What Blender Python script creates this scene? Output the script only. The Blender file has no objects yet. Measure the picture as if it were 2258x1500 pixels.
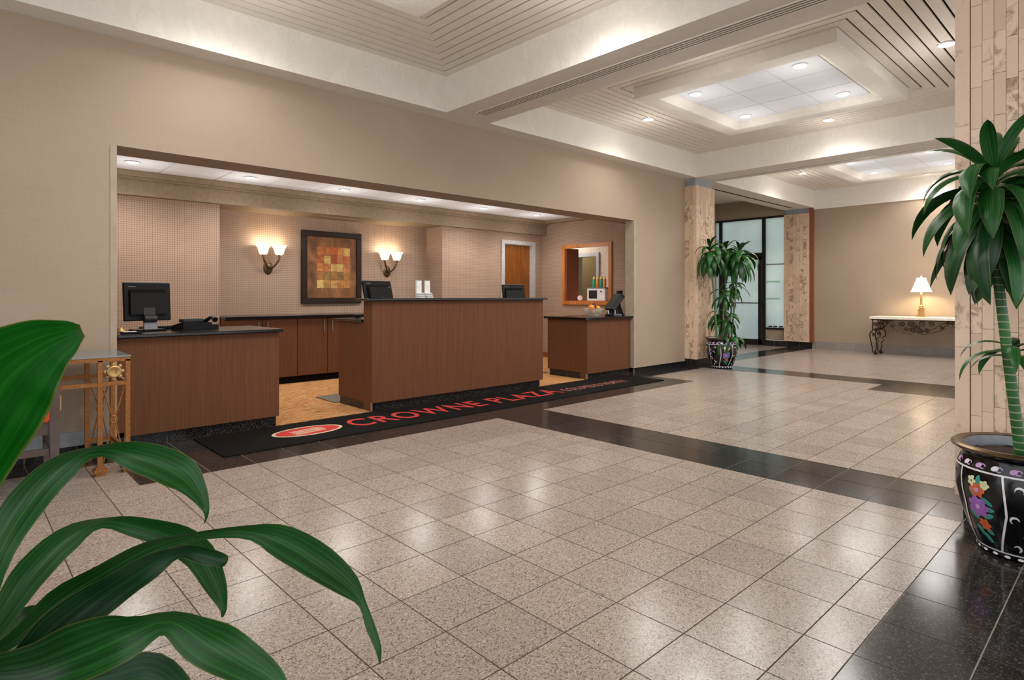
import bpy, bmesh, math, random
from mathutils import Vector, Matrix
random.seed(7)
PI = math.pi
scene = bpy.context.scene
COL = scene.collection

# ------------------------------------------------------------------ camera
HC = 1.2249; FPX = 1321.89; YAW = 0.800536; PX, PY = 1173.58, 651.14
cd = bpy.data.cameras.new('camera'); cam = bpy.data.objects.new('camera', cd); COL.objects.link(cam)
cd.sensor_width = 36; cd.lens = FPX / 2258 * 36
cd.shift_x = -(PX - 1129) / 2258; cd.shift_y = -(750 - PY) / 2258
cd.clip_start = 0.03; cd.clip_end = 200
cam.location = (0, 0, HC); cam.rotation_euler = (PI / 2, 0, YAW - PI / 2)
scene.camera = cam
# ------------------------------------------------------------------ world / exposure
vs = scene.view_settings
vs.view_transform = 'Standard'; vs.look = 'None'; vs.gamma = 1; vs.use_curve_mapping = False; vs.exposure = 0.28
W = bpy.data.worlds.new('world'); scene.world = W; W.use_nodes = True
W.node_tree.nodes['Background'].inputs[0].default_value = (0.97, 0.985, 1.0, 1)
W.node_tree.nodes['Background'].inputs[1].default_value = 1.2
SPOT_W = 60.0        # one lobby downlight
OFFICE_W = 50.0      # one downlight over the reception desk

# ------------------------------------------------------------------ materials
def srgb(r, g, b):
    f = lambda c: (c / 255 / 12.92) if c / 255 <= .04045 else ((c / 255 + .055) / 1.055) ** 2.4
    return (f(r), f(g), f(b), 1)
class Mat:
    def __init__(s, name, col=(128, 128, 128), rough=.5, metal=0, spec=.5):
        s.m = bpy.data.materials.new(name); s.m.use_nodes = True; s.nt = s.m.node_tree
        s.b = s.nt.nodes['Principled BSDF']
        s.b.inputs['Base Color'].default_value = srgb(*col)
        s.b.inputs['Roughness'].default_value = rough; s.b.inputs['Metallic'].default_value = metal
        s.b.inputs['Specular IOR Level'].default_value = spec
    def n(s, t, **kw):
        x = s.nt.nodes.new('ShaderNode' + t)
        for k, v in kw.items():
            if k in x.inputs: x.inputs[k].default_value = v
            else: setattr(x, k, v)
        return x
    def l(s, a, b): s.nt.links.new(a, b)
    def pos(s, scale=(1, 1, 1), rot=(0, 0, 0), obj=False):
        g = s.n('TexCoord').outputs['Object'] if obj else s.n('NewGeometry').outputs['Position']
        mp = s.n('Mapping'); mp.inputs['Scale'].default_value = scale; mp.inputs['Rotation'].default_value = rot
        s.l(g, mp.inputs['Vector']); return mp.outputs[0]
    def ramp(s, fac, stops, const=False):
        r = s.n('ValToRGB'); e = r.color_ramp.elements
        if const: r.color_ramp.interpolation = 'CONSTANT'
        while len(e) < len(stops): e.new(.5)
        for q, (p, c) in zip(e, stops): q.position = p; q.color = srgb(*c) if len(c) == 3 else c
        s.l(fac, r.inputs[0]); return r.outputs[0]
    def noise(s, vec, scale, detail=2, dist=0, rough=.5):
        x = s.n('TexNoise', Scale=scale, Detail=detail, Distortion=dist, Roughness=rough); s.l(vec, x.inputs['Vector']); return x.outputs['Fac']
    def math(s, op, a, b=None, c=None):
        x = s.n('Math', operation=op)
        for i, v in enumerate((a, b, c)):
            if v is None: continue
            if isinstance(v, (int, float)): x.inputs[i].default_value = v
            else: s.l(v, x.inputs[i])
        return x.outputs[0]
    def mix(s, fac, a, b, mode='MIX'):
        x = s.n('Mix', data_type='RGBA', blend_type=mode)
        for k, v in ((0, fac), (6, a), (7, b)):
            if isinstance(v, (int, float)): x.inputs[k].default_value = v
            elif isinstance(v, tuple): x.inputs[k].default_value = srgb(*v) if len(v) == 3 else v
            else: s.l(v, x.inputs[k])
        return x.outputs[2]
    def col(s, o): s.l(o, s.b.inputs['Base Color']); return s
    def bump(s, h, strength=.3, dist=.01):
        x = s.n('Bump', Strength=strength, Distance=dist); s.l(h, x.inputs['Height']); s.l(x.outputs[0], s.b.inputs['Normal']); return s
    def emit(s, c, k):
        s.b.inputs['Emission Color'].default_value = srgb(*c); s.b.inputs['Emission Strength'].default_value = k; return s

def plain(name, col, rough=.5, metal=0, spec=.5, var=.06, vs_=20):
    a = Mat(name, col, rough, metal, spec)
    nz = a.noise(a.pos(obj=True), vs_, 3)
    lo = tuple(max(0, c * (1 - var)) for c in col); hi = tuple(min(255, c * (1 + var)) for c in col)
    a.col(a.ramp(nz, [(.3, lo), (.7, hi)])); return a

MT = {}
# tan woven wall covering
a = Mat('tan_wall_covering', rough=.8, spec=.25)
p = a.pos((1, 1, 1)); n1 = a.noise(a.pos((6, 6, 260)), 1, 2); n2 = a.noise(a.pos((260, 260, 6)), 1, 2); n3 = a.noise(p, 1.2, 2)
wv = a.math('ADD', n1, n2)
a.col(a.mix(.7, a.ramp(wv, [(.75, (152, 134, 115)), (1.25, (170, 152, 133))]), a.ramp(n3, [(.3, (157, 139, 120)), (.7, (165, 147, 128))])))
a.bump(wv, .12, .002); MT['wall'] = a.m
a = Mat('tan_trim_paint', (178, 158, 132), .6); a.col(a.ramp(a.noise(a.pos(), 8, 2), [(.3, (158, 142, 122)), (.7, (168, 152, 132))])); MT['trim'] = a.m
MT['soffit'] = plain('tan_soffit_paint', (140, 121, 98), .7).m
# gridded wallpaper
a = Mat('grid_wallpaper', rough=.7, spec=.3)
g = a.n('NewGeometry').outputs['Position']; sx = a.n('SeparateXYZ'); a.l(g, sx.inputs[0])
u = a.math('ADD', sx.outputs[0], sx.outputs[1]); k = 2 * PI / .0265
cu = a.math('ABSOLUTE', a.math('SINE', a.math('MULTIPLY', u, k / 2))); cv = a.math('ABSOLUTE', a.math('SINE', a.math('MULTIPLY', sx.outputs[2], k / 2)))
gr = a.math('MINIMUM', cu, cv); pr_ = a.math('MULTIPLY', cu, cv)
line = a.ramp(gr, [(.12, (0, 0, 0)), (.5, (255, 255, 255))])
dots = a.ramp(a.math('MAXIMUM', cu, cv), [(.2, (0, 0, 0)), (.5, (255, 255, 255))])
base = a.ramp(a.noise(a.pos(), 3, 3), [(.3, (172, 146, 126)), (.7, (181, 155, 135))])
c1 = a.mix(line, (146, 120, 101), base); a.col(a.mix(dots, (112, 86, 70), c1)); a.bump(gr, .35, .003); MT['paper'] = a.m
# trowelled plaster beams
a = Mat('trowelled_plaster', rough=.85, spec=.2)
n1 = a.noise(a.pos((1, 1, .55)), 7, 6, .9, .6); n2 = a.noise(a.pos(), 60, 3)
h = a.math('ADD', a.ramp(n1, [(.46, (0, 0, 0)), (.5, (200, 200, 200)), (.56, (60, 60, 60))]), a.math('MULTIPLY', n2, .25))
a.col(a.ramp(n1, [(.2, (224, 218, 209)), (.8, (232, 227, 219))])); a.bump(h, .38, .014); MT['plaster'] = a.m
a = Mat('beige_slat_paint', rough=.55); a.col(a.ramp(a.noise(a.pos(), 12, 3), [(.3, (226, 217, 205)), (.7, (233, 225, 214))])); MT['slat'] = a.m
MT['gap'] = plain('dark_ceiling_void', (26, 19, 14), .95, spec=.1).m
a = Mat('acoustic_tile', rough=.9, spec=.1); n1 = a.noise(a.pos(), 160, 3); a.col(a.ramp(n1, [(.35, (220, 224, 230)), (.6, (234, 238, 244))])); a.bump(n1, .2, .002); MT['acoustic'] = a.m
MT['tbar'] = plain('grey_grid_bar', (118, 115, 113), .5).m
# granites
def granite(name, stops, rough, scale=210):
    a = Mat(name, rough=rough, spec=.28)
    v = a.n('TexVoronoi', Scale=scale); a.l(a.pos(), v.inputs['Vector']); sp = a.n('SeparateColor'); a.l(v.outputs['Color'], sp.inputs[0])
    c = a.ramp(sp.outputs[0], stops, True)
    oi = a.n('ObjectInfo'); t = a.ramp(oi.outputs['Random'], [(0, (236, 236, 236)), (1, (255, 255, 255))])
    c = a.mix(1, c, t, 'MULTIPLY'); a.col(c)
    big = a.noise(a.pos(), 2.5, 2); rr = a.n('MapRange'); rr.inputs[3].default_value = rough * .7; rr.inputs[4].default_value = rough * 1.3
    a.l(big, rr.inputs[0]); a.l(rr.outputs[0], a.b.inputs['Roughness']); return a.m
MT['tile'] = granite('speckled_beige_granite', [(0, (108, 96, 88)), (.12, (146, 132, 121)), (.34, (163, 149, 138)), (.7, (171, 157, 147)), (.94, (190, 178, 169))], .20)
MT['dtile'] = granite('speckled_black_granite', [(0, (31, 29, 28)), (.4, (44, 41, 39)), (.7, (58, 55, 53)), (.93, (90, 85, 81))], .15)
MT['base'] = granite('speckled_black_base_tile', [(0, (20, 20, 21)), (.45, (34, 33, 33)), (.75, (52, 50, 49)), (.94, (104, 98, 92))], .2)
MT['gbase'] = granite('grey_granite_base', [(0, (128, 120, 114)), (.3, (150, 141, 134)), (.7, (163, 154, 146)), (.95, (178, 170, 162))], .3)
MT['grout'] = plain('brown_grout', (96, 80, 68), .8, spec=.2).m
MT['lgrout'] = plain('pale_grout', (158, 150, 142), .8, spec=.2).m
# carpet
a = Mat('streaky_orange_carpet', rough=.95, spec=.05)
n1 = a.noise(a.pos((7, 30, 1), (0, 0, .9)), 1, 3, 1.2); n2 = a.noise(a.pos((14, 60, 1), (0, 0, .55)), 1, 3, .9)
c1 = a.ramp(n1, [(.30, (112, 92, 56)), (.40, (170, 118, 68)), (.47, (202, 112, 50)), (.54, (208, 170, 120)), (.62, (130, 116, 76)), (.72, (206, 118, 54))])
c2 = a.ramp(n2, [(.35, (108, 84, 50)), (.5, (190, 130, 80)), (.62, (210, 182, 138))])
a.col(a.mix(.4, c1, c2)); a.bump(n2, .5, .006); MT['carpet'] = a.m
# laminate wood
a = Mat('brown_laminate', rough=.5, spec=.15)
n1 = a.noise(a.pos((60, 60, 1.2)), 1, 4); n2 = a.noise(a.pos((230, 230, 2.5)), 1, 3)
a.col(a.mix(.5, a.ramp(n1, [(.3, (94, 59, 38)), (.7, (110, 71, 46))]), a.ramp(n2, [(.3, (87, 54, 34)), (.7, (116, 76, 50))]))); MT['lam'] = a.m
a = Mat('black_stone_counter', rough=.16, spec=.55); v = a.n('TexVoronoi', Scale=300.0); a.l(a.pos(), v.inputs['Vector']); sp = a.n('SeparateColor'); a.l(v.outputs['Color'], sp.inputs[0])
a.col(a.ramp(sp.outputs[0], [(0, (12, 12, 14)), (.8, (22, 22, 25)), (.95, (60, 60, 64))], True)); MT['counter'] = a.m
a = Mat('oak_wood', rough=.4); n1 = a.noise(a.pos((26, 26, 1.6)), 1, 4, 1.2); a.col(a.ramp(n1, [(.3, (168, 98, 44)), (.55, (196, 122, 60)), (.75, (214, 142, 78))])); MT['oak'] = a.m
a = Mat('brown_oak_door', rough=.4); n1 = a.noise(a.pos((34, 34, 1.5)), 1, 4, 1.6); a.col(a.ramp(n1, [(.3, (104, 56, 16)), (.55, (132, 76, 26)), (.75, (152, 92, 38))])); MT['door'] = a.m
MT['frame_grey'] = plain('grey_door_frame_paint', (182, 180, 180), .5).m
MT['red_wood'] = plain('reddish_wood_panel', (134, 74, 46), .5).m
# travertine
def trav(name, c0, c1, vein, amt):
    a = Mat(name, rough=.55, spec=.35)
    oi = a.n('ObjectInfo'); r = oi.outputs['Random']
    pv = a.n('VectorMath', operation='ADD'); a.l(a.pos((1, 1, .8)), pv.inputs[0])
    cx = a.n('CombineXYZ'); a.l(a.math('MULTIPLY', r, 17.0), cx.inputs[0]); a.l(a.math('MULTIPLY', r, 5.0), cx.inputs[2]); a.l(cx.outputs[0], pv.inputs[1])
    n1 = a.noise(pv.outputs[0], 13, 7, .8, .65); n2 = a.noise(pv.outputs[0], 46, 5, .4, .6)
    k = a.math('MULTIPLY_ADD', a.math('POWER', r, 2.5), .2, amt)
    f = a.ramp(a.math('ADD', n1, k), [(.60, (0, 0, 0)), (.72, (255, 255, 255))]); f2 = a.ramp(n2, [(.58, (0, 0, 0)), (.7, (150, 150, 150))])
    ff = a.math('MULTIPLY', f, a.math('MULTIPLY_ADD', n2, 1.1, .1))
    tint = a.ramp(r, [(0, c0), (.5, c1), (1, tuple(min(255, x + 6) for x in c1))])
    c = a.mix(ff, tint, vein); c = a.mix(a.math('MULTIPLY', f2, .35), c, vein); a.col(c)
    a.bump(n2, .25, .004); return a.m
MT['stone'] = trav('travertine', (220, 192, 167), (234, 208, 184), (132, 98, 72), -.015)
MT['stone2'] = trav('travertine_veined', (196, 168, 140), (214, 187, 160), (118, 84, 56), .02)
MT['pink_edge'] = plain('pink_stone_edge', (214, 184, 158), .6).m
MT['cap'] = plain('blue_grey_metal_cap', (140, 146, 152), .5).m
# metals, plastics, misc
MT['copper'] = plain('copper_gilt_metal', (150, 98, 50), .45, .5, var=.14, vs_=60).m
MT['gold'] = plain('pale_gilt_metal', (186, 152, 98), .4, .6, var=.1).m
MT['bronze'] = plain('antique_bronze', (110, 90, 66), .32, .85).m
MT['iron'] = plain('brown_wrought_iron', (54, 38, 26), .5, .5).m
MT['steel'] = plain('brushed_steel', (176, 172, 164), .35, .9).m
MT['black'] = plain('black_plastic', (9, 9, 10), .5, spec=.22).m
MT['dgrey'] = plain('charcoal_plastic', (34, 35, 37), .5).m
MT['grey'] = plain('grey_plastic', (110, 112, 116), .4).m
MT['bframe'] = plain('black_anodised_frame', (22, 21, 23), .4).m
MT['white'] = plain('white_enamel', (236, 238, 240), .35).m
MT['paperw'] = plain('white_paper', (234, 232, 228), .7).m
MT['marble'] = plain('cream_marble', (228, 218, 204), .3).m
MT['soil'] = plain('dark_potting_soil', (52, 38, 26), .95, var=.4, vs_=60).m
MT['chairw'] = plain('grey_brown_chair_wood', (84, 70, 65), .5).m
MT['orange_cloth'] = plain('orange_upholstery', (206, 74, 26), .85).m
MT['beige_cloth'] = plain('mustard_upholstery', (150, 126, 84), .85).m
MT['olive'] = plain('olive_wall_paint', (150, 130, 92), .8).m
MT['cream'] = plain('cream_wall_paint', (214, 196, 176), .8).m
MT['rubber'] = plain('black_rubber_mat', (22, 20, 18), .9, spec=.1, vs_=300, var=.3).m
MT['matgrey'] = plain('grey_floor_plate', (116, 110, 98), .5).m
MT['matred'] = plain('red_carpet_print', (196, 66, 62), .9, spec=.1).m
MT['matcream'] = plain('cream_carpet_print', (204, 190, 158), .9, spec=.1).m
MT['matpink'] = plain('dull_pink_carpet_print', (168, 104, 96), .9, spec=.1).m
def glass(name, col, rough, alpha):
    a = Mat(name, col, rough); a.col(a.ramp(a.noise(a.pos(), 3, 2), [(.3, tuple(c * .97 for c in col)), (.7, col)]))
    a.b.inputs['Alpha'].default_value = alpha; return a.m
MT['clear'] = glass('clear_acrylic', (226, 230, 232), .05, .35)
MT['bowl'] = glass('clear_bowl_glass', (222, 214, 204), .06, .38)
MT['tabletop_glass'] = glass('grey_table_glass', (150, 158, 162), .06, .75)
# frosted entrance glass lets daylight through
a = Mat('frosted_pale_green_glass', (190, 212, 204), .35, spec=.4)
a.b.inputs['Transmission Weight'].default_value = .0
tr = a.n('BsdfTranslucent'); mx = a.n('MixShader'); mx.inputs[0].default_value = .72
cc = a.ramp(a.noise(a.pos((1, .4, .5)), 1.4, 3), [(.3, (192, 204, 204)), (.7, (222, 230, 226))]); a.l(cc, tr.inputs[0]); a.col(cc)
out = a.nt.nodes['Material Output']; a.l(a.b.outputs[0], mx.inputs[1]); a.l(tr.outputs[0], mx.inputs[2]); a.l(mx.outputs[0], out.inputs[0]); MT['frost'] = a.m
a = Mat('frosted_pale_green_band', (214, 228, 220), .3); tr = a.n('BsdfTranslucent'); tr.inputs[0].default_value = srgb(226, 238, 230); mx = a.n('MixShader'); mx.inputs[0].default_value = .85
a.col(a.ramp(a.noise(a.pos(), 2, 2), [(.3, (210, 224, 216)), (.7, (220, 232, 226))])); a.l(a.b.outputs[0], mx.inputs[1]); a.l(tr.outputs[0], mx.inputs[2]); a.l(mx.outputs[0], a.nt.nodes['Material Output'].inputs[0]); MT['clearband'] = a.m
def lightmat(name, col, k):
    a = plain(name, col, .6); a.emit(col, k); return a.m
MT['lamp_on'] = lightmat('lit_downlight_lens', (255, 247, 236), 9)
MT['shade_on'] = lightmat('lit_frosted_shade', (255, 240, 216), 1.0)
MT['lampshade'] = lightmat('lit_cream_lampshade', (250, 240, 220), .75)
# leaves: u across, v along
def leafmat(name, dark, mid, lite):
    a = Mat(name, rough=.34, spec=.15 if name.startswith('bright') else .35)
    uv = a.n('UVMap').outputs[0]; mp = a.n('Mapping'); mp.inputs['Scale'].default_value = (9, .5, 1); a.l(uv, mp.inputs[0])
    n1 = a.noise(mp.outputs[0], 1.6, 4, .2); n2 = a.noise(a.pos(), 5, 2)
    c = a.ramp(n1, [(.32, dark), (.5, mid), (.68, lite)])
    sxy = a.n('SeparateXYZ'); a.l(uv, sxy.inputs[0]); e = a.math('ABSOLUTE', a.math('SUBTRACT', sxy.outputs[0], .5))
    edge = a.ramp(e, [(.465, (0, 0, 0)), (.49, (255, 255, 255))])
    c = a.mix(edge, c, (104, 112, 52)); tip = a.ramp(sxy.outputs[1], [(.93, (0, 0, 0)), (1, (255, 255, 255))]); c = a.mix(a.math('MULTIPLY', tip, .7), c, (82, 62, 30))
    a.col(a.mix(.25, c, a.ramp(n2, [(.3, dark), (.7, lite)]))); a.bump(n1, .25, .003); return a.m
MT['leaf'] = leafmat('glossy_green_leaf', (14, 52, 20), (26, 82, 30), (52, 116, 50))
MT['leaf_bright'] = leafmat('bright_green_leaf', (2, 62, 6), (4, 82, 8), (22, 104, 22))  # more saturated green for the one big leaf
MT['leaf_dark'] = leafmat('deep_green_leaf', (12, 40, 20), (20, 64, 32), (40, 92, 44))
a = Mat('ringed_green_cane', rough=.45); w = a.n('TexWave', wave_type='BANDS', bands_direction='Z', Scale=9.0, Distortion=1.2); w.inputs['Detail'].default_value = 1; a.l(a.pos(), w.inputs[0])
a.col(a.mix(a.ramp(w.outputs['Fac'], [(.9, (0, 0, 0)), (.97, (255, 255, 255))]), a.ramp(a.noise(a.pos(), 14, 3), [(.3, (24, 74, 36)), (.7, (52, 112, 54))]), (150, 160, 122))); MT['cane'] = a.m
MT['browncane'] = plain('grey_brown_cane', (120, 104, 84), .7, var=.2, vs_=40).m
a = Mat('black_glazed_ceramic', (9, 9, 12), .14, spec=.6); a.col(a.ramp(a.noise(a.pos(), 6, 2), [(.3, (8, 8, 11)), (.7, (15, 15, 20))])); MT['pot'] = a.m
for nm, c in (('p_white', (226, 226, 232)), ('p_purple', (150, 96, 178)), ('p_lilac', (196, 158, 206)), ('p_orange', (204, 96, 56)), ('p_teal', (54, 140, 132)), ('p_pale', (206, 214, 170)), ('p_blue', (64, 84, 170))):
    MT[nm] = plain('glaze_' + nm[2:], c, .25).m
# ------------------------------------------------------------------ mesh helpers
class B:
    """collects faces in one mesh"""
    def __init__(s): s.v = []; s.f = []; s.uv = None
    def add(s, vs, fs):
        o = len(s.v); s.v += [tuple(x) for x in vs]; s.f += [tuple(i + o for i in q) for q in fs]; return s
    def box(s, x0, x1, y0, y1, z0, z1, M=None):
        vs = [Vector((x, y, z)) for z in (z0, z1) for y in (y0, y1) for x in (x0, x1)]
        if M: vs = [M @ q for q in vs]
        return s.add(vs, [(0, 2, 3, 1), (4, 5, 7, 6), (0, 1, 5, 4), (2, 6, 7, 3), (0, 4, 6, 2), (1, 3, 7, 5)])
    def bbox(s, x0, x1, y0, y1, z0, z1, r=.004, M=None, seg=1):
        bm = bmesh.new(); bmesh.ops.create_cube(bm, size=1)
        for q in bm.verts: q.co = Vector(((x0 + x1) / 2 + q.co.x * (x1 - x0), (y0 + y1) / 2 + q.co.y * (y1 - y0), (z0 + z1) / 2 + q.co.z * (z1 - z0)))
        bmesh.ops.bevel(bm, geom=bm.edges[:], offset=r, segments=seg, affect='EDGES', profile=.5)
        bm.verts.index_update(); vs = [q.co.copy() for q in bm.verts]; fs = [tuple(q.index for q in f.verts) for f in bm.faces]; bm.free()
        if M: vs = [M @ q for q in vs]
        return s.add(vs, fs)
    def prism(s, poly, z0, z1):
        n = len(poly); vs = [(x, y, z0) for x, y in poly] + [(x, y, z1) for x, y in poly]
        return s.add(vs, [tuple(range(n))[::-1], tuple(range(n, 2 * n))] + [(i, (i + 1) % n, n + (i + 1) % n, n + i) for i in range(n)])
    def lathe(s, prof, n=24, M=None, caps=True, sq=None):
        vs = []; m = len(prof)
        for i in range(n):
            t = 2 * PI * (i + (.5 if sq else 0)) / n
            for r, z in prof: vs.append(Vector((r * math.cos(t), r * math.sin(t), z)))
        if M: vs = [M @ q for q in vs]
        fs = [(i * m + j, ((i + 1) % n) * m + j, ((i + 1) % n) * m + j + 1, i * m + j + 1) for i in range(n) for j in range(m - 1)]
        if caps: fs += [tuple(i * m for i in range(n))[::-1], tuple(i * m + m - 1 for i in range(n))]
        return s.add(vs, fs)
    def tube(s, pts, r, n=8, closed=False):
        pts = [Vector(q) for q in pts]; N = len(pts); rs = r if isinstance(r, (list, tuple)) else [r] * N
        vs = []; up = Vector((0, 0, 1)); prev = None
        for i in range(N):
            a_ = pts[(i - 1) % N] if (closed or i > 0) else pts[i]; b_ = pts[(i + 1) % N] if (closed or i < N - 1) else pts[i]
            d = (b_ - a_).normalized()
            if prev is None:
                e = up if abs(d.z) < .9 else Vector((1, 0, 0)); x = d.cross(e).normalized()
            else:
                x = prev - d * prev.dot(d); x = x.normalized() if x.length > 1e-6 else d.orthogonal().normalized()
            prev = x; y = d.cross(x)
            vs += [pts[i] + (x * math.cos(2 * PI * k / n) + y * math.sin(2 * PI * k / n)) * rs[i] for k in range(n)]
        L = N if closed else N - 1
        fs = [(i * n + k, i * n + (k + 1) % n, ((i + 1) % N) * n + (k + 1) % n, ((i + 1) % N) * n + k) for i in range(L) for k in range(n)]
        if not closed: fs += [tuple(range(n))[::-1], tuple((N - 1) * n + k for k in range(n))]
        return s.add(vs, fs)
    def sphere(s, c, r, nu=16, nv=10, sc=(1, 1, 1)):
        prof = [(max(1e-4, r * math.sin(PI * j / nv)), -r * math.cos(PI * j / nv)) for j in range(nv + 1)]
        return s.lathe(prof, nu, Matrix.Translation(c) @ Matrix.Diagonal((*sc, 1)), caps=False)
    def mesh(s, name, mat, smooth=False, ang=35):
        me = bpy.data.meshes.new(name); me.from_pydata([tuple(q) for q in s.v], [], s.f)
        if s.uv:
            ul = me.uv_layers.new(name='UVMap')
            for lp in me.loops: ul.data[lp.index].uv = s.uv[lp.vertex_index]
        me.materials.append(mat if not isinstance(mat, str) else MT[mat])
        if smooth:
            me.polygons.foreach_set('use_smooth', [True] * len(me.polygons)); me.set_sharp_from_angle(angle=math.radians(ang))
        me.update(); return me
    def ob(s, name, mat, parent=None, smooth=False, ang=35, recalc=True):
        me = s.mesh(name, mat, smooth, ang)
        if recalc:
            bm = bmesh.new(); bm.from_mesh(me); bmesh.ops.recalc_face_normals(bm, faces=bm.faces[:]); bm.to_mesh(me); bm.free()
        return link(name, me, parent)
def link(name, me, parent=None, loc=None, rot=None):
    o = bpy.data.objects.new(name, me); COL.objects.link(o)
    if parent is not None: o.parent = parent
    if loc: o.location = loc
    if rot: o.rotation_euler = rot
    return o
def tag(o, label, cat, group=None):
    o['label'] = label; o['category'] = cat
    if group: o['group'] = group
    return o
def thing(name, label, cat, loc=(0, 0, 0), rz=0, group=None):
    o = link(name, None, None, loc, (0, 0, rz)); o.empty_display_size = .1; return tag(o, label, cat, group)
def struct(o, label=None):
    o['kind'] = 'structure'
    if label: o['label'] = label
    return o
def sbox(name, *a, mat='wall', parent=None, label=None):
    o = B().box(*a).ob(name, mat, parent)
    return struct(o, label) if parent is None else o
def at(px, py, d):
    """point in the room seen at a photo pixel, d metres in front of the camera"""
    c, s = math.cos(YAW), math.sin(YAW); q = (px - PX) / FPX
    return Vector((d * (c + q * s), d * (s - q * c), HC + d * (PY - py) / FPX))
def proj(x, y, z=0):
    c, s = math.cos(YAW), math.sin(YAW); d = x * c + y * s
    if d < .1: return (-9999, -9999)
    return PX + FPX * (x * s - y * c) / d, PY + FPX * (HC - z) / d
# ================================================================== SETTING
VW = 5.60; ZB = 3.23; ZC = 3.62; UF = 14.25
TS = .3048; JT = .005
# ---------------------------------------------------------------- floor
floor = struct(B().box(-4, UF + .3, -4, 5.705, -.12, -.003).box(9.9, UF + .3, 5.7, 8.2, -.12, -.003).ob('floor', 'grout'), 'polished beige granite tile floor with black granite bands')
def joints(lo, hi, first, step=TS):
    k = math.ceil((lo - first) / step - 1e-6); r = [lo]
    while first + k * step < hi - 1e-3:
        v = first + k * step
        if v > lo + .02: r.append(v)
        k += 1
    return r + [hi]
cells = []   # (u0,u1,v0,v1,kind)
def zone(u0, u1, v0, v1, kind, fu, fv):
    us, vs_ = joints(u0, u1, fu), joints(v0, v1, fv)
    for i in range(len(us) - 1):
        for j in range(len(vs_) - 1): cells.append((us[i], us[i + 1], vs_[j], vs_[j + 1], kind))
U0, V0 = 1.5996, 2.0900; VB = 4.5284
BU0, BU1 = 3.917, 4.558; SU0, SU1 = 8.53, 9.16
zone(-3.0, BU0, .705, VB, 'l', U0, V0)
zone(-3.0, .873, VB, 5.29, 'l', U0, V0); zone(-3.0, .873, 5.29, 5.705, 'd', U0, V0)
zone(BU0, BU1, .705, VB, 'd', BU0 + .3205, V0)
zone(BU1, SU0, .705, VB, 'l', BU1 + .183, V0)
zone(.873, 7.61, VB, 5.705, 'd', U0, VB)
zone(7.61, 9.1, VB, 5.25, 'l', BU1 + .183, V0); zone(7.61, 9.1, 5.25, 5.705, 'd', BU1 + .183, 5.25)
zone(SU0, SU1, .705, 2.56, 'd', SU0, V0); zone(SU0, SU1, 2.56, VB, 'l', SU0, V0)
zone(SU1, 9.72, .705, 5.38, 'd', SU1, V0)
zone(9.72, UF, .705, 5.40, 'l', 9.72, V0); zone(9.72, UF, 5.40, 5.95, 'd', 9.72, 5.40); zone(9.95, UF, 5.95, 8.1, 'l', 9.72, 5.95)
zone(-3.0, 9.72, .095, .705, 'd', U0, .095); zone(-3.0, 9.72, -2.0, .095, 'l', U0, .095); zone(9.72, UF, -2, .705, 'l', 9.72, V0)
TM = {}; rest = {'l': B(), 'd': B()}; cand = []
pale = B()
for (u0, u1, v0, v1, kd) in cells:
    if kd == 'd': pale.box(u0, u1, v0, v1, -.02, -.002)
    cu_, cv_ = (u0 + u1) / 2, (v0 + v1) / 2; x, y = proj(cu_, cv_)
    cand.append((-60 < x < 2330 and 700 < y < 1640, cu_ * .696 + cv_ * .718, (u0, u1, v0, v1, kd)))
pale.ob('pale_grout', 'lgrout', floor)
cand.sort(key=lambda q: (not q[0], q[1])); cnt = {'l': 0, 'd': 0}; lim = {'l': 300, 'd': 260}
for vis, d, (u0, u1, v0, v1, kd) in cand:
    if vis and cnt[kd] < lim[kd]:
        cnt[kd] += 1; key = (kd, round(u1 - u0, 3), round(v1 - v0, 3))
        if key not in TM:
            w, h = (u1 - u0) / 2 - JT / 2, (v1 - v0) / 2 - JT / 2
            TM[key] = B().box(-w, w, -h, h, -.02, 0).mesh('tile', 'tile' if kd == 'l' else 'dtile')
        link('tile' if kd == 'l' else 'black_tile', TM[key], floor, ((u0 + u1) / 2, (v0 + v1) / 2, random.uniform(-.0002, 0)))
    else: rest[kd].box(u0 + JT / 2, u1 - JT / 2, v0 + JT / 2, v1 - JT / 2, -.02, 0)
for kd, nm in (('l', 'far_tiles'), ('d', 'far_black_tiles')):
    if rest[kd].v: o = rest[kd].ob(nm, 'tile' if kd == 'l' else 'dtile', floor, recalc=False); o['kind'] = 'stuff'
carp = struct(B().box(.2, 8.6, 5.705, 9.0, -.12, .004).ob('floor_office', 'carpet'), 'streaky orange and olive carpet behind the reception counters')
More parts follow.
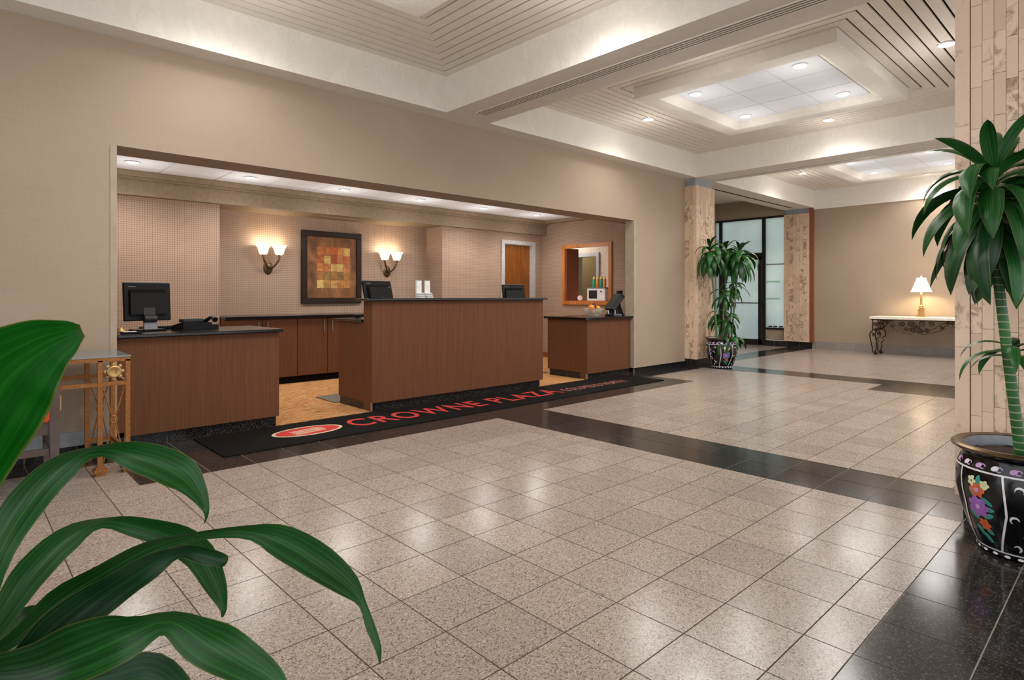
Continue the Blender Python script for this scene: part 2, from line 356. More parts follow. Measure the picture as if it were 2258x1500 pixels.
# ---------------------------------------------------------------- reception wall
wl = struct(B().box(-4, .925, VW, 5.98, .11, ZB + .5).box(.925, 7.64, VW, 5.98, 2.39, ZB + .5).box(7.64, 9.12, VW, 5.75, .11, ZB + .5).box(7.64, 9.12, 5.75, 5.98, 2.39, ZB + .5).ob('wall_left', 'wall'), 'tan fabric-covered wall with the wide reception opening')
t = B().box(.885, .928, VW - .006, 5.75, .11, 2.385).ob('trim_1', 'trim'); struct(t, 'pale corner strip at the left jamb of the reception opening')
t = B().box(7.632, 7.70, VW - .008, 5.76, .09, 2.385).box(7.70, 9.10, VW - .008, VW, .09, .125).ob('trim_2', 'trim'); struct(t, 'pale corner strip at the right jamb of the reception opening')
t = B().box(-4, .9, VW - .02, VW + .01, .10, .205).ob('trim_3', 'cap'); struct(t, 'blue-grey skirting strip above the black base tiles')
def basetiles(name, u0, u1, y, z1, mat='base', axis='x', step=TS, first=None, grout='lgrout', label=None, depth=.02, sgn=-1):
    """row of base tiles on a backing strip; visible side faces -axis"""
    def bb(b, lo, hi, d0, d1, z0, zz): return b.box(lo, hi, d0, d1, z0, zz) if axis == 'x' else b.box(d0, d1, lo, hi, z0, zz)
    o = struct(bb(B(), u0, u1, y + .004, y + .03, 0.0005, z1 - .002).ob(name, grout), label)
    js = joints(u0, u1, u0 if first is None else first, step)
    for i in range(len(js) - 1):
        bb(B(), js[i] + .003, js[i + 1] - .003, y, y + depth, .001, z1).ob('base_tile', mat, o)
    return o
basetiles('baseboard_left', -2.5, .99, 5.66, .135, first=U0, label='black speckled base tiles below the wall beside the side table')
basetiles('baseboard_right', 7.70, 9.1, 5.63, .115, step=.26, label='black speckled base tiles below the wall by the stone column')
# ---------------------------------------------------------------- beams, coffers
ceil = struct(B().box(-4, UF + .6, -3.0, 8.3, ZC + .36, ZC + .42).ob('ceiling', 'gap'), 'white plaster beamed ceiling with slatted coffers')
def beam(*a): return B().box(*a).ob('beam', 'plaster', ceil)
b1 = beam(-4, 9.72, 5.37, VW + .39, ZB, ZC + .36); b2 = beam(9.72, UF + .4, 5.37, 6.02, ZB, ZC + .36)
bv1 = beam(3.90, 4.51, .73, 5.37, ZB, ZC + .36); bv2 = beam(9.10, 9.72, .73, 5.37, ZB, ZC + .36); beam(-1.3, -.69, .73, 5.37, ZB, ZC + .36)
beam(-4, UF + .4, .12, .73, ZB, ZC + .36); beam(UF - .04, UF + .5, .73, 5.37, ZB - .04, ZC + .36)
beam(-4, UF, -3.0, .12, ZC - .02, ZC + .36)
def slots(par, u0, u1, v0, v1, n, along='y', z=ZB):
    """linear air slots: white flanges with dark gaps, proud of the beam soffit"""
    w = (u1 - u0 if along == 'y' else v1 - v0); p_ = w / (2 * n + 1)
    for i in range(2 * n + 1):
        m = 'gap' if i % 2 else 'slat'; zz = z - .002 if i % 2 else z - .006
        if along == 'y': B().box(u0 + i * p_ + (0 if i % 2 else p_ * .12 * 0), u0 + (i + 1) * p_, v0, v1, zz, z + .01).ob('slot' if i % 2 else 'slot_blade', m, par)
        else: B().box(u0, u1, v0 + i * p_, v0 + (i + 1) * p_, zz, z + .01).ob('slot' if i % 2 else 'slot_blade', m, par)
slots(bv1, 4.135, 4.285, .9, 5.155, 4)
B().box(9.50, 9.60, .9, 5.2, ZB - .004, ZB + .01).ob('slot', 'slat', bv2); B().box(9.515, 9.545, .9, 5.2, ZB - .006, ZB + .01).ob('slot', 'cap', bv2)
B().box(10.1, 13.9, 5.72, 5.76, ZB - .003, ZB + .01).ob('slot', 'gap', b2)
HU, HV, TU, TV = 2.295, 2.32, 1.135, 1.105
bays = [(1.605, 3.05), (6.805, 3.05), (12.0, 3.05)]
dl = []   # downlights (x,y,z,label)
def coffer(cx, cy, hu, k):
    co = B().box(cx - hu, cx + hu, cy - HV, cy + HV, ZC + .03, ZC + .05).ob('coffer', 'gap', ceil)
    N = 11; pu, pv = (hu - TU) / N, (HV - TV) / N; g = .009
    for i in range(N):
        a0, a1 = TU + i * pu + (g if i else g), TU + (i + 1) * pu - (g if i < N - 1 else 0)
        c0, c1 = TV + i * pv + (g if i else g), TV + (i + 1) * pv - (g if i < N - 1 else 0)
        for sgn in (1, -1):
            B().prism([(cx - a0, cy + sgn * c0), (cx + a0, cy + sgn * c0), (cx + a1, cy + sgn * c1), (cx - a1, cy + sgn * c1)][::sgn], ZC, ZC + .014).ob('slat', 'slat', co)
            B().prism([(cx + sgn * a0, cy - c0), (cx + sgn * a0, cy + c0), (cx + sgn * a1, cy + c1), (cx + sgn * a1, cy - c1)][::sgn], ZC, ZC + .014).ob('slat', 'slat', co)
    # hanging tray frame with sloped inner cove
    zt, zp = 3.49, 3.56; iu, iv, ju, jv = .93, .90, .83, .80
    R = lambda u, v, z: [(cx - u, cy - v, z), (cx + u, cy - v, z), (cx + u, cy + v, z), (cx - u, cy + v, z)]
    vs_ = R(TU, TV, ZC + .03) + R(TU, TV, zt) + R(iu, iv, zt) + R(ju, jv, zp + .006) + R(ju, jv, ZC + .03)
    fs = [(q * 4 + i, q * 4 + (i + 1) % 4, q * 4 + 4 + (i + 1) % 4, q * 4 + 4 + i) for q in range(4) for i in range(4)] + [(16, 17, 1, 0), (17, 18, 2, 1), (18, 19, 3, 2), (19, 16, 0, 3)]
    tr_ = B().add(vs_, fs).ob('tray_frame', 'plaster', ceil)
    B().box(cx - ju - .002, cx + ju + .002, cy - jv - .002, cy + jv + .002, zp + .008, zp + .014).ob('grid_bars', 'tbar', tr_)
    for i in range(3):
        for j in range(3):
            x0 = cx - ju + i * 2 * ju / 3; y0 = cy - jv + j * 2 * jv / 3
            B().box(x0 + .008, x0 + 2 * ju / 3 - .008, y0 + .004, y0 + 2 * jv / 3 - .004, zp, zp + .01).ob('ceiling_panel', 'acoustic', tr_)
    return zp
for k, (cx, cy) in enumerate(bays):
    hu = HU if k < 2 else 2.28
    zp = coffer(cx, cy, hu, k)
    for sx_, sy_ in ((-1, 1), (1, 1), (-1, -1), (1, -1)): dl.append((k, 't', sx_, sy_, cx + sx_ * .615, cy + .02 + sy_ * .595, zp))
    for sx_, sy_ in ((0, 1), (1, 0), (0, -1), (-1, 0))[:2 if k == 0 else 4]: dl.append((k, 's', sx_, sy_, cx + sx_ * 1.78, cy + sy_ * 1.70, ZC))
# ---------------------------------------------------------------- far wall, entrance
wf = struct(B().box(UF, UF + .12, -2, 5.46, .0, ZB + .3).ob('wall_far', 'wall'), 'tan far wall behind the console table')
basetiles('baseboard_far', -1.9, 5.34, UF - .03, .17, 'gbase', 'y', .62, grout='gbase', label='grey granite skirting along the far wall')
sbox('wall_hall', 9.72, 9.9, 5.98, 7.9, 0, 4.0, label='wall closing the entrance hall behind the stone column')
sbox('wall_hall_end', 9.9, UF + .1, 7.84, 7.94, 0, 4.0, label='end wall of the entrance hall')
sbox('wall_entrance', UF, UF + .12, 6.02, 8.1, 3.13, 4.0, mat='trim', label='plain panel above the frosted entrance glazing')
B().box(9.72, UF + .1, 6.0, 8.1, 3.58, 3.62).ob('hall_soffit', 'plaster', ceil)
# glazed entrance: frame, mullions, door leaf, side light
w1 = struct(B().box(UF - .03, UF + .05, 6.02, 8.1, 3.09, 3.135).box(UF - .03, UF + .05, 6.52, 6.60, .0, 3.10).box(UF - .025, UF + .045, 6.02, 6.52, .40, .44).box(UF - .03, UF + .05, 7.66, 7.74, 0, 3.1).box(UF - .025, UF + .045, 6.60, 7.66, 2.17, 2.26).ob('window_1', 'bframe'), 'black framed frosted entrance glazing with side light')
for (y0, y1, z0, z1) in ((6.04, 6.52, .44, 3.09), (6.60, 7.66, 2.26, 3.09), (7.74, 8.08, .12, 3.09)):
    B().box(UF + .005, UF + .017, y0, y1, z0, z1).ob('pane', 'frost', w1)
B().box(UF - .004, UF + .004, 6.16, 6.50, 1.53, 1.575).ob('clear_strip', 'clearband', w1); B().box(UF - .004, UF + .004, 6.16, 6.50, 1.12, 1.165).ob('clear_strip', 'clearband', w1)
B().box(UF - .004, UF + .004, 6.04, 6.52, 1.955, 1.985).ob('glazing_bar', 'cap', w1)
B().box(UF + .0, UF + .04, 6.02, 6.52, .14, .40).ob('sill_panel', 'trim', w1)
for y in (6.10, 6.24, 6.36): B().box(UF - .006, UF + .004, y, y + .09, .455, .485).ob('glass_marker', 'bframe', w1)
basetiles('baseboard_entrance', 5.40, 6.52, UF - .05, .14, 'base', 'y', .3, label='black base tiles under the entrance side light and column')
d1 = struct(B().box(UF - .02, UF + .03, 6.615, 6.70, .02, 2.16).box(UF - .02, UF + .03, 7.57, 7.65, .02, 2.16).box(UF - .02, UF + .03, 6.60, 7.66, .001, .14).box(UF - .02, UF + .03, 6.61, 7.65, 2.10, 2.175).ob('door_1', 'bframe'), 'black framed frosted glass entrance door behind the far plant')
B().box(UF + .004, UF + .016, 6.70, 7.57, .14, 2.10).ob('pane', 'frost', d1); B().box(UF - .012, UF + .004, 6.70, 7.57, 1.02, 1.045).ob('push_bar', 'bframe', d1)
B().bbox(UF - .075, UF - .02, 6.50, 6.60, .985, 1.10, .01).ob('lock_case', 'bframe', d1); B().box(UF - .006, UF + .002, 7.22, 7.32, 1.13, 1.19).ob('brass_plate', 'gold', d1)
# ---------------------------------------------------------------- stone columns
def stones(par, face, a0, a1, z0, z1, off, cols, rows, mat, jitter=.0015, g=.0018, stag=True):
    """stone strips on one face. face 'u': plane at U=off facing -U (a = V); 'v': plane at V=off facing -V (a = U)"""
    w = (a1 - a0) / cols; h = (z1 - z0) / rows; cache = {}
    for i in range(cols):
        sh = (0, .5, .18, .72, .35)[i % 5] * h * (.35 if stag else 0)
        zs = [z0] + [z0 + sh + j * h for j in range(1, rows)] + [z1]
        for j in range(len(zs) - 1):
            hh = zs[j + 1] - zs[j]; key = round(hh, 3)
            if key not in cache:
                x, z = w / 2 - g / 2, hh / 2 - g / 2
                cache[key] = (B().box(-.012, .012, -x, x, -z, z) if face == 'u' else B().box(-x, x, -.012, .012, -z, z)).mesh('stone_block', mat)
            am = a0 + (i + .5) * w; dj = random.uniform(-jitter, jitter) + .012; zc = (zs[j] + zs[j + 1]) / 2
            link('stone_block', cache[key], par, (off + dj, am, zc) if face == 'u' else (am, off + dj, zc))
# near column (right edge of the photo)
colR = thing('stone_column', 'tall travertine column at right edge behind the near flowered pot', 'column', (0, 0, 0))
B().box(3.995, 4.55, .13, .735, .132, ZB).ob('core', 'pink_edge', colR)
B().box(4.02, 4.53, .15, .72, 0, .132).ob('plinth', 'base', colR)
for z0, z1 in ((.132, .94), (.942, 2.148), (2.15, ZB)): B().box(3.966, 4.0, .682, .748, z0, z1).ob('edge_strip', 'stone', colR)
stones(colR, 'u', .12, .678, .132, ZB, 3.972, 11, 14, 'stone')
# column A beside the reception wall
colA = thing('stone_column', 'travertine column between the tan wall and the far potted plant', 'column')
B().box(9.125, 9.70, 5.395, 5.98, .132, 3.10).ob('core', 'pink_edge', colA); B().box(9.13, 9.69, 5.41, 5.98, 3.10, ZB).ob('metal_cap', 'cap', colA)
B().box(9.11, 9.70, 5.385, 5.98, 0, .13).ob('plinth_core', 'lgrout', colA)
for i in range(2): B().box(9.10, 9.12, 5.39 + i * .14, 5.39 + i * .14 + .135, 0.001, .132).ob('base_tile', 'base', colA)
for i in range(2): B().box(9.105 + i * .3, 9.40 + i * .3, 5.375, 5.39, 0.001, .132).ob('base_tile', 'base', colA)
stones(colA, 'u', 5.43, 5.60, .132, 3.10, 9.105, 2, 9, 'stone2'); stones(colA, 'v', 9.16, 9.67, .132, 3.10, 5.375, 6, 10, 'stone2')
for x0, x1, y0, y1 in ((9.10, 9.13, 5.37, 5.43), (9.13, 9.16, 5.37, 5.40), (9.67, 9.705, 5.37, 5.40)): B().box(x0, x1, y0, y1, .132, 3.10).ob('edge_strip', 'pink_edge', colA)
# column B beside the far wall
colB = thing('stone_column', 'travertine column between the entrance glazing and the far wall', 'column')
B().box(UF - .06, UF + .1, 5.40, 6.02, .14, 3.12).ob('core', 'pink_edge', colB); B().box(UF - .05, UF + .1, 5.44, 6.0, 3.12, ZB).ob('metal_cap', 'cap', colB)
stones(colB, 'u', 5.52, 5.98, .14, 3.12, UF - .085, 6, 10, 'stone2')
B().box(UF - .085, UF - .05, 5.98, 6.04, .14, 3.12).ob('edge_strip', 'pink_edge', colB); B().box(UF - .085, UF - .05, 5.45, 5.52, .14, 3.12).ob('edge_strip', 'pink_edge', colB)
B().box(UF - .09, UF - .01, 5.37, 5.45, 0.14, ZB).ob('wood_edge', 'red_wood', colB)
# ---------------------------------------------------------------- office behind the counters
ZO = 2.68; VP = 8.42; VN = 8.90; UR = 8.45
sbox('wall_office_left', .2, .3, 5.98, 9.0, 0, 3.2, mat='paper', label='gridded wallpaper wall at the left of the office')
wb = struct(B().box(.3, 2.51, VP, VP + .1, 0, 2.42).box(2.41, 2.51, VP + .1, VN, 0, 2.42).box(2.41, 6.13, VN, VN + .1, 0, 2.42).box(6.03, 6.13, VP + .1, VN, 0, 2.42).box(6.03, 7.36, VP, VP + .1, 0, 2.42).box(8.23, UR, VP, VP + .1, 0, 2.42).box(7.36, 8.23, VP, VP + .1, 2.26, 2.42).ob('wall_back', 'paper'), 'pink-tan gridded wallpaper back wall with the picture niche')
wo = struct(B().box(UR, UR + .1, 5.98, 6.72, 0, 2.8).box(UR, UR + .1, 7.80, VP + .1, 0, 2.8).box(UR, UR + .1, 6.72, 7.80, 0, 1.11).box(UR, UR + .1, 6.72, 7.80, 2.12, 2.8).ob('wall_right', 'paper'), 'pink-tan gridded wallpaper side wall with the pass-through window')
B().box(UR - .012, UR, 5.98, VP, 0.004, .10).ob('base_strip', 'red_wood', wo)
co = struct(B().box(.3, UR, 5.98, 8.36, ZO + .012, ZO + .05).ob('ceiling_office', 'tbar'), 'white acoustic tile ceiling over the reception desk')
for i in range(14):
    for j in range(4):
        x0 = .56 + (i - 1) * .61; x1 = min(x0 + .61, UR); x0 = max(x0, .3); y1 = 8.36 - j * .61; y0 = max(y1 - .61, 5.98)
        if x1 - x0 > .05 and y1 - y0 > .05: B().box(x0 + .006, x1 - .006, y0 + .003, y1 - .003, ZO, ZO + .01).ob('ceiling_panel', 'acoustic', co)
so = struct(B().box(.3, UR, 8.30, VN + .1, 2.40, ZO + .1).box(.3, UR, 8.22, 8.30, ZO - .07, ZO - .002).box(.3, UR, 8.26, 8.30, ZO - .10, ZO - .07).box(UR - .12, UR, 5.98, 8.3, ZO - .06, ZO).ob('trim_4', 'soffit'), 'tan stepped soffit above the wallpaper wall')
B().box(4.0, 4.5, 8.55, 8.62, 2.394, 2.402).ob('air_slot', 'trim', so)
# door in the back wall
d2 = struct(B().box(7.36, 7.43, VP - .03, VP + .1, 0, 2.26).box(8.14, 8.23, VP - .03, VP + .1, 0, 2.26).box(7.43, 8.14, VP - .03, VP + .1, 2.19, 2.26).box(7.43, 7.455, VP - .0, VP + .1, 0, 2.19).ob('door_2', 'frame_grey'), 'brown oak door in a pale grey frame')
B().box(7.455, 8.14, VP + .045, VP + .085, .01, 2.18).ob('door_leaf', 'door', d2)
for x in (7.65, 7.92): B().box(x, x + .025, VP + .03, VP + .05, 2.13, 2.17).ob('bracket', 'steel', d2)
# pass-through window on the side wall
w2 = struct(B().box(UR - .03, UR + .02, 6.66, 6.73, 1.05, 2.18).box(UR - .03, UR + .02, 7.79, 7.86, 1.05, 2.18).box(UR - .03, UR + .02, 6.73, 7.79, 2.11, 2.18).box(UR - .04, UR + .02, 6.73, 7.79, 1.05, 1.12).ob('window_2', 'oak'), 'orange oak framed pass-through window')
B().box(UR + .02, UR + .36, 7.78, 7.80, 1.11, 2.12).box(UR + .02, UR + .36, 6.72, 6.74, 1.11, 2.12).ob('side_lining', 'red_wood', w2); B().box(UR + .02, UR + .9, 6.75, 7.78, 1.09, 1.115).ob('ledge', 'oak', w2)
# pantry beyond: cream wall with a grey framed doorway, olive corridor
struct(B().box(9.60, 9.70, 5.99, 7.96, 0, 2.9).box(9.60, 9.70, 8.49, 9.6, 0, 2.9).box(9.60, 9.70, 7.96, 8.49, 2.04, 2.9).ob('wall_pantry', 'cream'), 'cream pantry wall seen through the pass-through window')
t = B().box(9.57, 9.72, 7.90, 7.97, 0, 2.11).box(9.57, 9.72, 8.48, 8.55, 0, 2.11).box(9.57, 9.72, 7.97, 8.48, 2.03, 2.11).ob('trim_5', 'frame_grey'); struct(t, 'pale grey door frame seen through the pass-through window')
sbox('wall_pantry_far', 8.57, 11.6, 9.6, 9.7, 0, 2.9, mat='olive', label='olive corridor wall beyond the pantry doorway')
sbox('wall_pantry_corridor', 11.5, 11.6, 8.0, 9.6, 0, 2.9, mat='olive', label='olive corridor end wall beyond the pantry')
sbox('wall_pantry_near', 9.9, 11.5, 7.95, 8.02, 0, 2.9, mat='olive', label='olive near wall of the corridor beyond the pantry')
struct(B().box(8.5, 9.72, 5.98, 9.7, 2.9, 2.95).box(9.72, 11.6, 7.95, 9.7, 2.9, 2.95).ob('ceiling_pantry', 'acoustic'), 'white pantry ceiling')
struct(B().box(8.5, 9.72, 5.98, 9.7, -.1, 0).box(9.72, 11.6, 8.0, 9.7, -.1, 0).ob('floor_pantry', 'olive'), 'pantry floor beyond the side wall')
# ================================================================== COUNTERS
def counter(name, label, base_loc): return thing(name, label, 'counter', base_loc)
# left desk
c1 = counter('reception_counter', 'low brown laminate reception counter at left with a monitor on it', (.93, 5.66, 0))
L = lambda b, n, m, par: b.ob(n, m, par)
L(B().box(.0, 1.27, 0, .03, .10, .885), 'front_panel', 'lam', c1); L(B().box(1.24, 1.27, .03, .75, .10, .885), 'end_panel', 'lam', c1); L(B().box(0, 1.24, .72, .75, .10, .885), 'rear_panel', 'lam', c1)
L(B().bbox(.0, 1.295, -.055, .80, .885, .912, .006), 'countertop', 'counter', c1)
pl = L(B().box(0, 1.25, .045, .70, .0045, .10), 'plinth', 'lgrout', c1)
for i in range(5):
    x0 = .06 + (i - 1) * TS; x1 = min(x0 + TS, 1.255); x0 = max(0, x0)
    B().box(x0 + .003, x1 - .003, .03, .05, .005, .10).ob('base_tile', 'base', pl)
# tall middle desk
c2 = counter('reception_counter', 'tall brown laminate reception counter in the middle of the opening', (3.16, 5.66, 0))
L(B().box(0, 2.53, 0, .03, .095, 1.165), 'front_panel', 'lam', c2)
L(B().box(0, .03, .03, .18, .095, 1.165).box(0, .03, .18, .75, .095, .94).box(0, .03, .03, .18, .005, .095), 'end_panel', 'lam', c2)
L(B().box(2.50, 2.53, .03, .18, .095, 1.165).box(2.50, 2.53, .18, .75, .095, .94), 'end_panel', 'lam', c2); L(B().box(.03, 2.50, .15, .18, .94, 1.165), 'inner_panel', 'lam', c2); L(B().box(.03, 2.5, .72, .75, .1, .94), 'rear_panel', 'lam', c2)
L(B().bbox(-.05, 2.575, -.05, .28, 1.165, 1.190, .006), 'countertop', 'counter', c2); L(B().bbox(-.03, 2.55, .19, .80, .94, .966, .006), 'work_surface', 'counter', c2)
pl = L(B().box(.03, 2.50, .05, .70, .0045, .095), 'plinth', 'lgrout', c2)
for i in range(10):
    x0 = .0 + (i - 1) * .281 + .05; x1 = min(x0 + .281, 2.50); x0 = max(.02, x0)
    if x1 - x0 > .01: B().box(x0 + .003, x1 - .003, .03, .052, .005, .095).ob('base_tile', 'base', pl)
B().box(.004, .03, .19, .72, .006, .093).ob('kick_plate', 'base', pl); B().box(-.003, .005, 0.0, .03, .006, .095).ob('edge_bead', 'steel', pl)
# right desk with a corner
c3 = counter('reception_counter', 'low brown laminate reception counter at right with the fruit bowl on it', (6.60, 5.66, 0))
L(B().box(0, 1.03, 0, .03, .085, .872), 'front_panel', 'lam', c3); L(B().box(0, .03, .03, .80, .10, .872).box(0, .03, .03, .13, .005, .10), 'end_panel', 'lam', c3); L(B().box(.03, 1.78, .77, .80, .1, .872).box(1.76, 1.78, .13, .77, .1, .872), 'rear_panel', 'lam', c3)
L(B().prism([(-.02, -.05), (1.035, -.05), (1.035, .11), (1.80, .11), (1.80, .84), (-.05, .84), (-.05, -.02)], .872, .900), 'countertop', 'counter', c3)
pl = L(B().box(.03, 1.03, .05, .76, .0045, .085), 'plinth', 'lgrout', c3)
for i in range(4): B().box(.02 + i * .255 + .003, .02 + (i + 1) * .255 - .003, .03, .052, .005, .085).ob('base_tile', 'base', pl)
B().box(.004, .03, .14, .76, .006, .10).ob('kick_plate', 'base', pl); B().box(-.003, .008, 0, .03, .006, .085).ob('edge_bead', 'steel', pl)
# back cabinets: units + continuous top
def cabinet(x0, x1, label):
    o = thing('base_cabinet', label, 'cabinet', (x0, 8.25, 0), 0, 'cabinets along the back wall'); w = x1 - x0; m = w / 2
    B().box(.0, w, .02, .60, .10, .905).ob('body', 'lam', o); B().box(0, w, .07, .6, .0045, .10).ob('toe_kick', 'gap', o)
    for s in (0, 1):
        d = B().bbox(s * m + .004, (s + 1) * m - .004, 0, .02, .105, .90, .002).ob('door', 'lam', o); hx = m - .06 if s == 0 else m + .06
        B().tube([(hx, -.028, .70), (hx, -.028, .87)], .006, 8).tube([(hx, -.028, .72), (hx, .002, .72)], .004, 6).tube([(hx, -.028, .85), (hx, .002, .85)], .004, 6).ob('handle', 'steel', d, True)
    return o
xs = [2.52, 3.46, 4.34, 5.19, 6.02]
for i in range(4): cabinet(xs[i], xs[i + 1], ('brown laminate double cabinet nearest the left wallpaper pier', 'brown laminate double cabinet under the framed painting, its right half behind the tall counter', 'brown laminate cabinet behind the tall counter under the right sconce', 'brown laminate cabinet hidden behind the tall counter by the right pier')[i])
tag(B().bbox(2.515, 6.025, 8.21, VN, .906, .945, .006).ob('back_worktop', 'counter'), 'long black stone worktop on the cabinets under the painting', 'worktop')
# ================================================================== DOOR MAT WITH LETTERING
mat_ = tag(B().bbox(1.475, 7.36, 4.86, 5.652, .0005, .010, .003).ob('entrance_mat', 'rubber'), 'long black logo mat lying in front of the reception counters', 'mat')
def ell(cx, cy, a_, b_, z0, z1, n=48): return B().prism([(cx + a_ * math.cos(2 * PI * i / n), cy + b_ * math.sin(2 * PI * i / n)) for i in range(n)], z0, z1)
ell(2.30, 5.255, .315, .178, .009, .0108).ob('logo_rim', 'matcream', mat_); ell(2.30, 5.255, .285, .150, .009, .0114).ob('logo_field', 'matred', mat_)
sw = B()
for i in range(5):
    pts = []
    for k in range(13):
        t_ = k / 12; pts.append((2.30 - .155 + .29 * t_ + (.02 if i % 2 else 0), 5.185 + i * .032 + .022 * math.sin((t_ - .5) * PI) - .012))
    for k in range(12):
        (xa, ya), (xb, yb) = pts[k], pts[k + 1]; sw.prism([(xa, ya), (xb, yb), (xb, yb + .017), (xa, ya + .017)], .009, .0119)
sw.ob('logo_waves', 'matcream', mat_)
def text(body, x0, x1, y0, h, z, mat, name, spacing=1.0, bold=0):
    cu = bpy.data.curves.new(name, 'FONT'); cu.body = body; cu.size = 1; cu.extrude = .0; cu.space_character = spacing; cu.offset = bold
    o = bpy.data.objects.new(name, cu); COL.objects.link(o); bpy.context.view_layer.update()
    me = bpy.data.meshes.new_from_object(o.evaluated_get(bpy.context.evaluated_depsgraph_get())); bpy.data.objects.remove(o)
    xs_ = [q.co.x for q in me.vertices]; ys_ = [q.co.y for q in me.vertices]; a0, a1, c0, c1 = min(xs_), max(xs_), min(ys_), max(ys_)
    for q in me.vertices: q.co = (x0 + (q.co.x - a0) / (a1 - a0) * (x1 - x0), y0 + (q.co.y - c0) / (c1 - c0) * h, z)
    me.materials.clear(); me.materials.append(MT[mat]); return me
link('mat_lettering', text('CROWNE PLAZA', 2.70, 5.52, 5.095, .335, .0108, 'matred', 'mat_lettering', 1.12, .012), mat_)
link('mat_lettering', text('COLUMBUS NORTH', 5.60, 6.86, 5.12, .175, .0108, 'matpink', 'mat_lettering', 1.05, .004), mat_)
tag(B().bbox(3.12, 3.95, 6.42, 6.92, .004, .018, .003).ob('floor_plate', 'matgrey'), 'flat grey plate lying on the carpet behind the tall counter', 'floor mat')
tag(B().bbox(5.95, 6.75, 6.62, 6.95, .004, .016, .003).ob('floor_plate', 'matgrey'), 'flat grey plate on the carpet between the tall and right counters', 'floor mat')
# ================================================================== DOWNLIGHTS
RING = B().lathe([(.088, .0), (.104, .0), (.106, .004), (.104, .009), (.088, .012)], 24, caps=False).mesh('trim_ring', 'white', True)
LENS = B().lathe([(.001, .006), (.089, .006), (.089, .010), (.001, .010)], 24, caps=False).mesh('lens', 'lamp_on', True)
SP = {}
def spot(key, watts, size, loc, col=(1, .965, .92), blend=.5, rad=.24):
    if key not in SP:
        l_ = bpy.data.lights.new('downlight_beam', 'SPOT'); l_.energy = watts; l_.spot_size = math.radians(size); l_.spot_blend = blend; l_.shadow_soft_size = rad; l_.color = col; SP[key] = l_
    o = bpy.data.objects.new('downlight_beam', SP[key]); COL.objects.link(o); return o
def downlight(x, y, z, label, key, watts, size, group, scale=1):
    t_ = thing('recessed_downlight', label, 'ceiling light', (x, y, z - .012), 0, group); t_.scale = (scale, scale, 1)
    link('trim_ring', RING, t_); link('lens', LENS, t_)
    s_ = spot(key, watts, size, None); s_.parent = t_; s_.location = (0, 0, -.03)
    if key + 'g' not in SP:
        g_ = bpy.data.lights.new('ceiling_fill', 'POINT'); g_.energy = watts * (.075 if key == 'lobby' else .12); g_.shadow_soft_size = .17; g_.color = (1, .965, .92); SP[key + 'g'] = g_  # added fill light hung below the lens to brighten the ceiling
    g_ = bpy.data.objects.new('ceiling_fill', SP[key + 'g']); COL.objects.link(g_); g_.parent = t_; g_.location = (0, 0, -.42)
bn = ('unseen near coffer', 'near lobby coffer', 'far lobby coffer')
tn = {(-1, 1): 'leftmost', (1, 1): 'lowest in the photo', (-1, -1): 'uppermost in the photo', (1, -1): 'rightmost'}
sn = {(0, 1): 'on the slats toward the reception wall', (1, 0): 'on the slats toward the far wall', (0, -1): 'on the slats beside the near stone column', (-1, 0): 'on the slats by the near plaster beam'}
for (k, kind, sx_, sy_, x, y, z) in dl:
    if kind == 't': lab = 'round downlight in the white panel of the %s, %s' % (bn[k], tn[(sx_, sy_)])
    else: lab = 'round downlight of the %s %s' % (bn[k], sn[(sx_, sy_)])
    downlight(x, y, z, lab, 'lobby', SPOT_W, 166, 'lobby downlights', .74)
on = ('first from the left jamb', 'second from the left jamb', 'third from the left jamb', 'fourth from the left jamb', 'second from the right wall', 'nearest the right wall')
downlight(9.05, 8.7, 2.9, 'added unseen downlight that brightens the pantry', 'office', OFFICE_W, 160, 'added pantry lights')  # unseen lamp added to light the pantry
downlight(10.7, 8.9, 2.9, 'added unseen downlight that brightens the corridor beyond the pantry', 'office', OFFICE_W, 160, 'added pantry lights')  # unseen lamp added to light the corridor
for i in range(6): downlight(1.42 + i * 1.236, 7.72, ZO, 'round downlight in the tiled ceiling over the reception desk, ' + on[i], 'office', OFFICE_W, 160, 'reception downlights', .72)
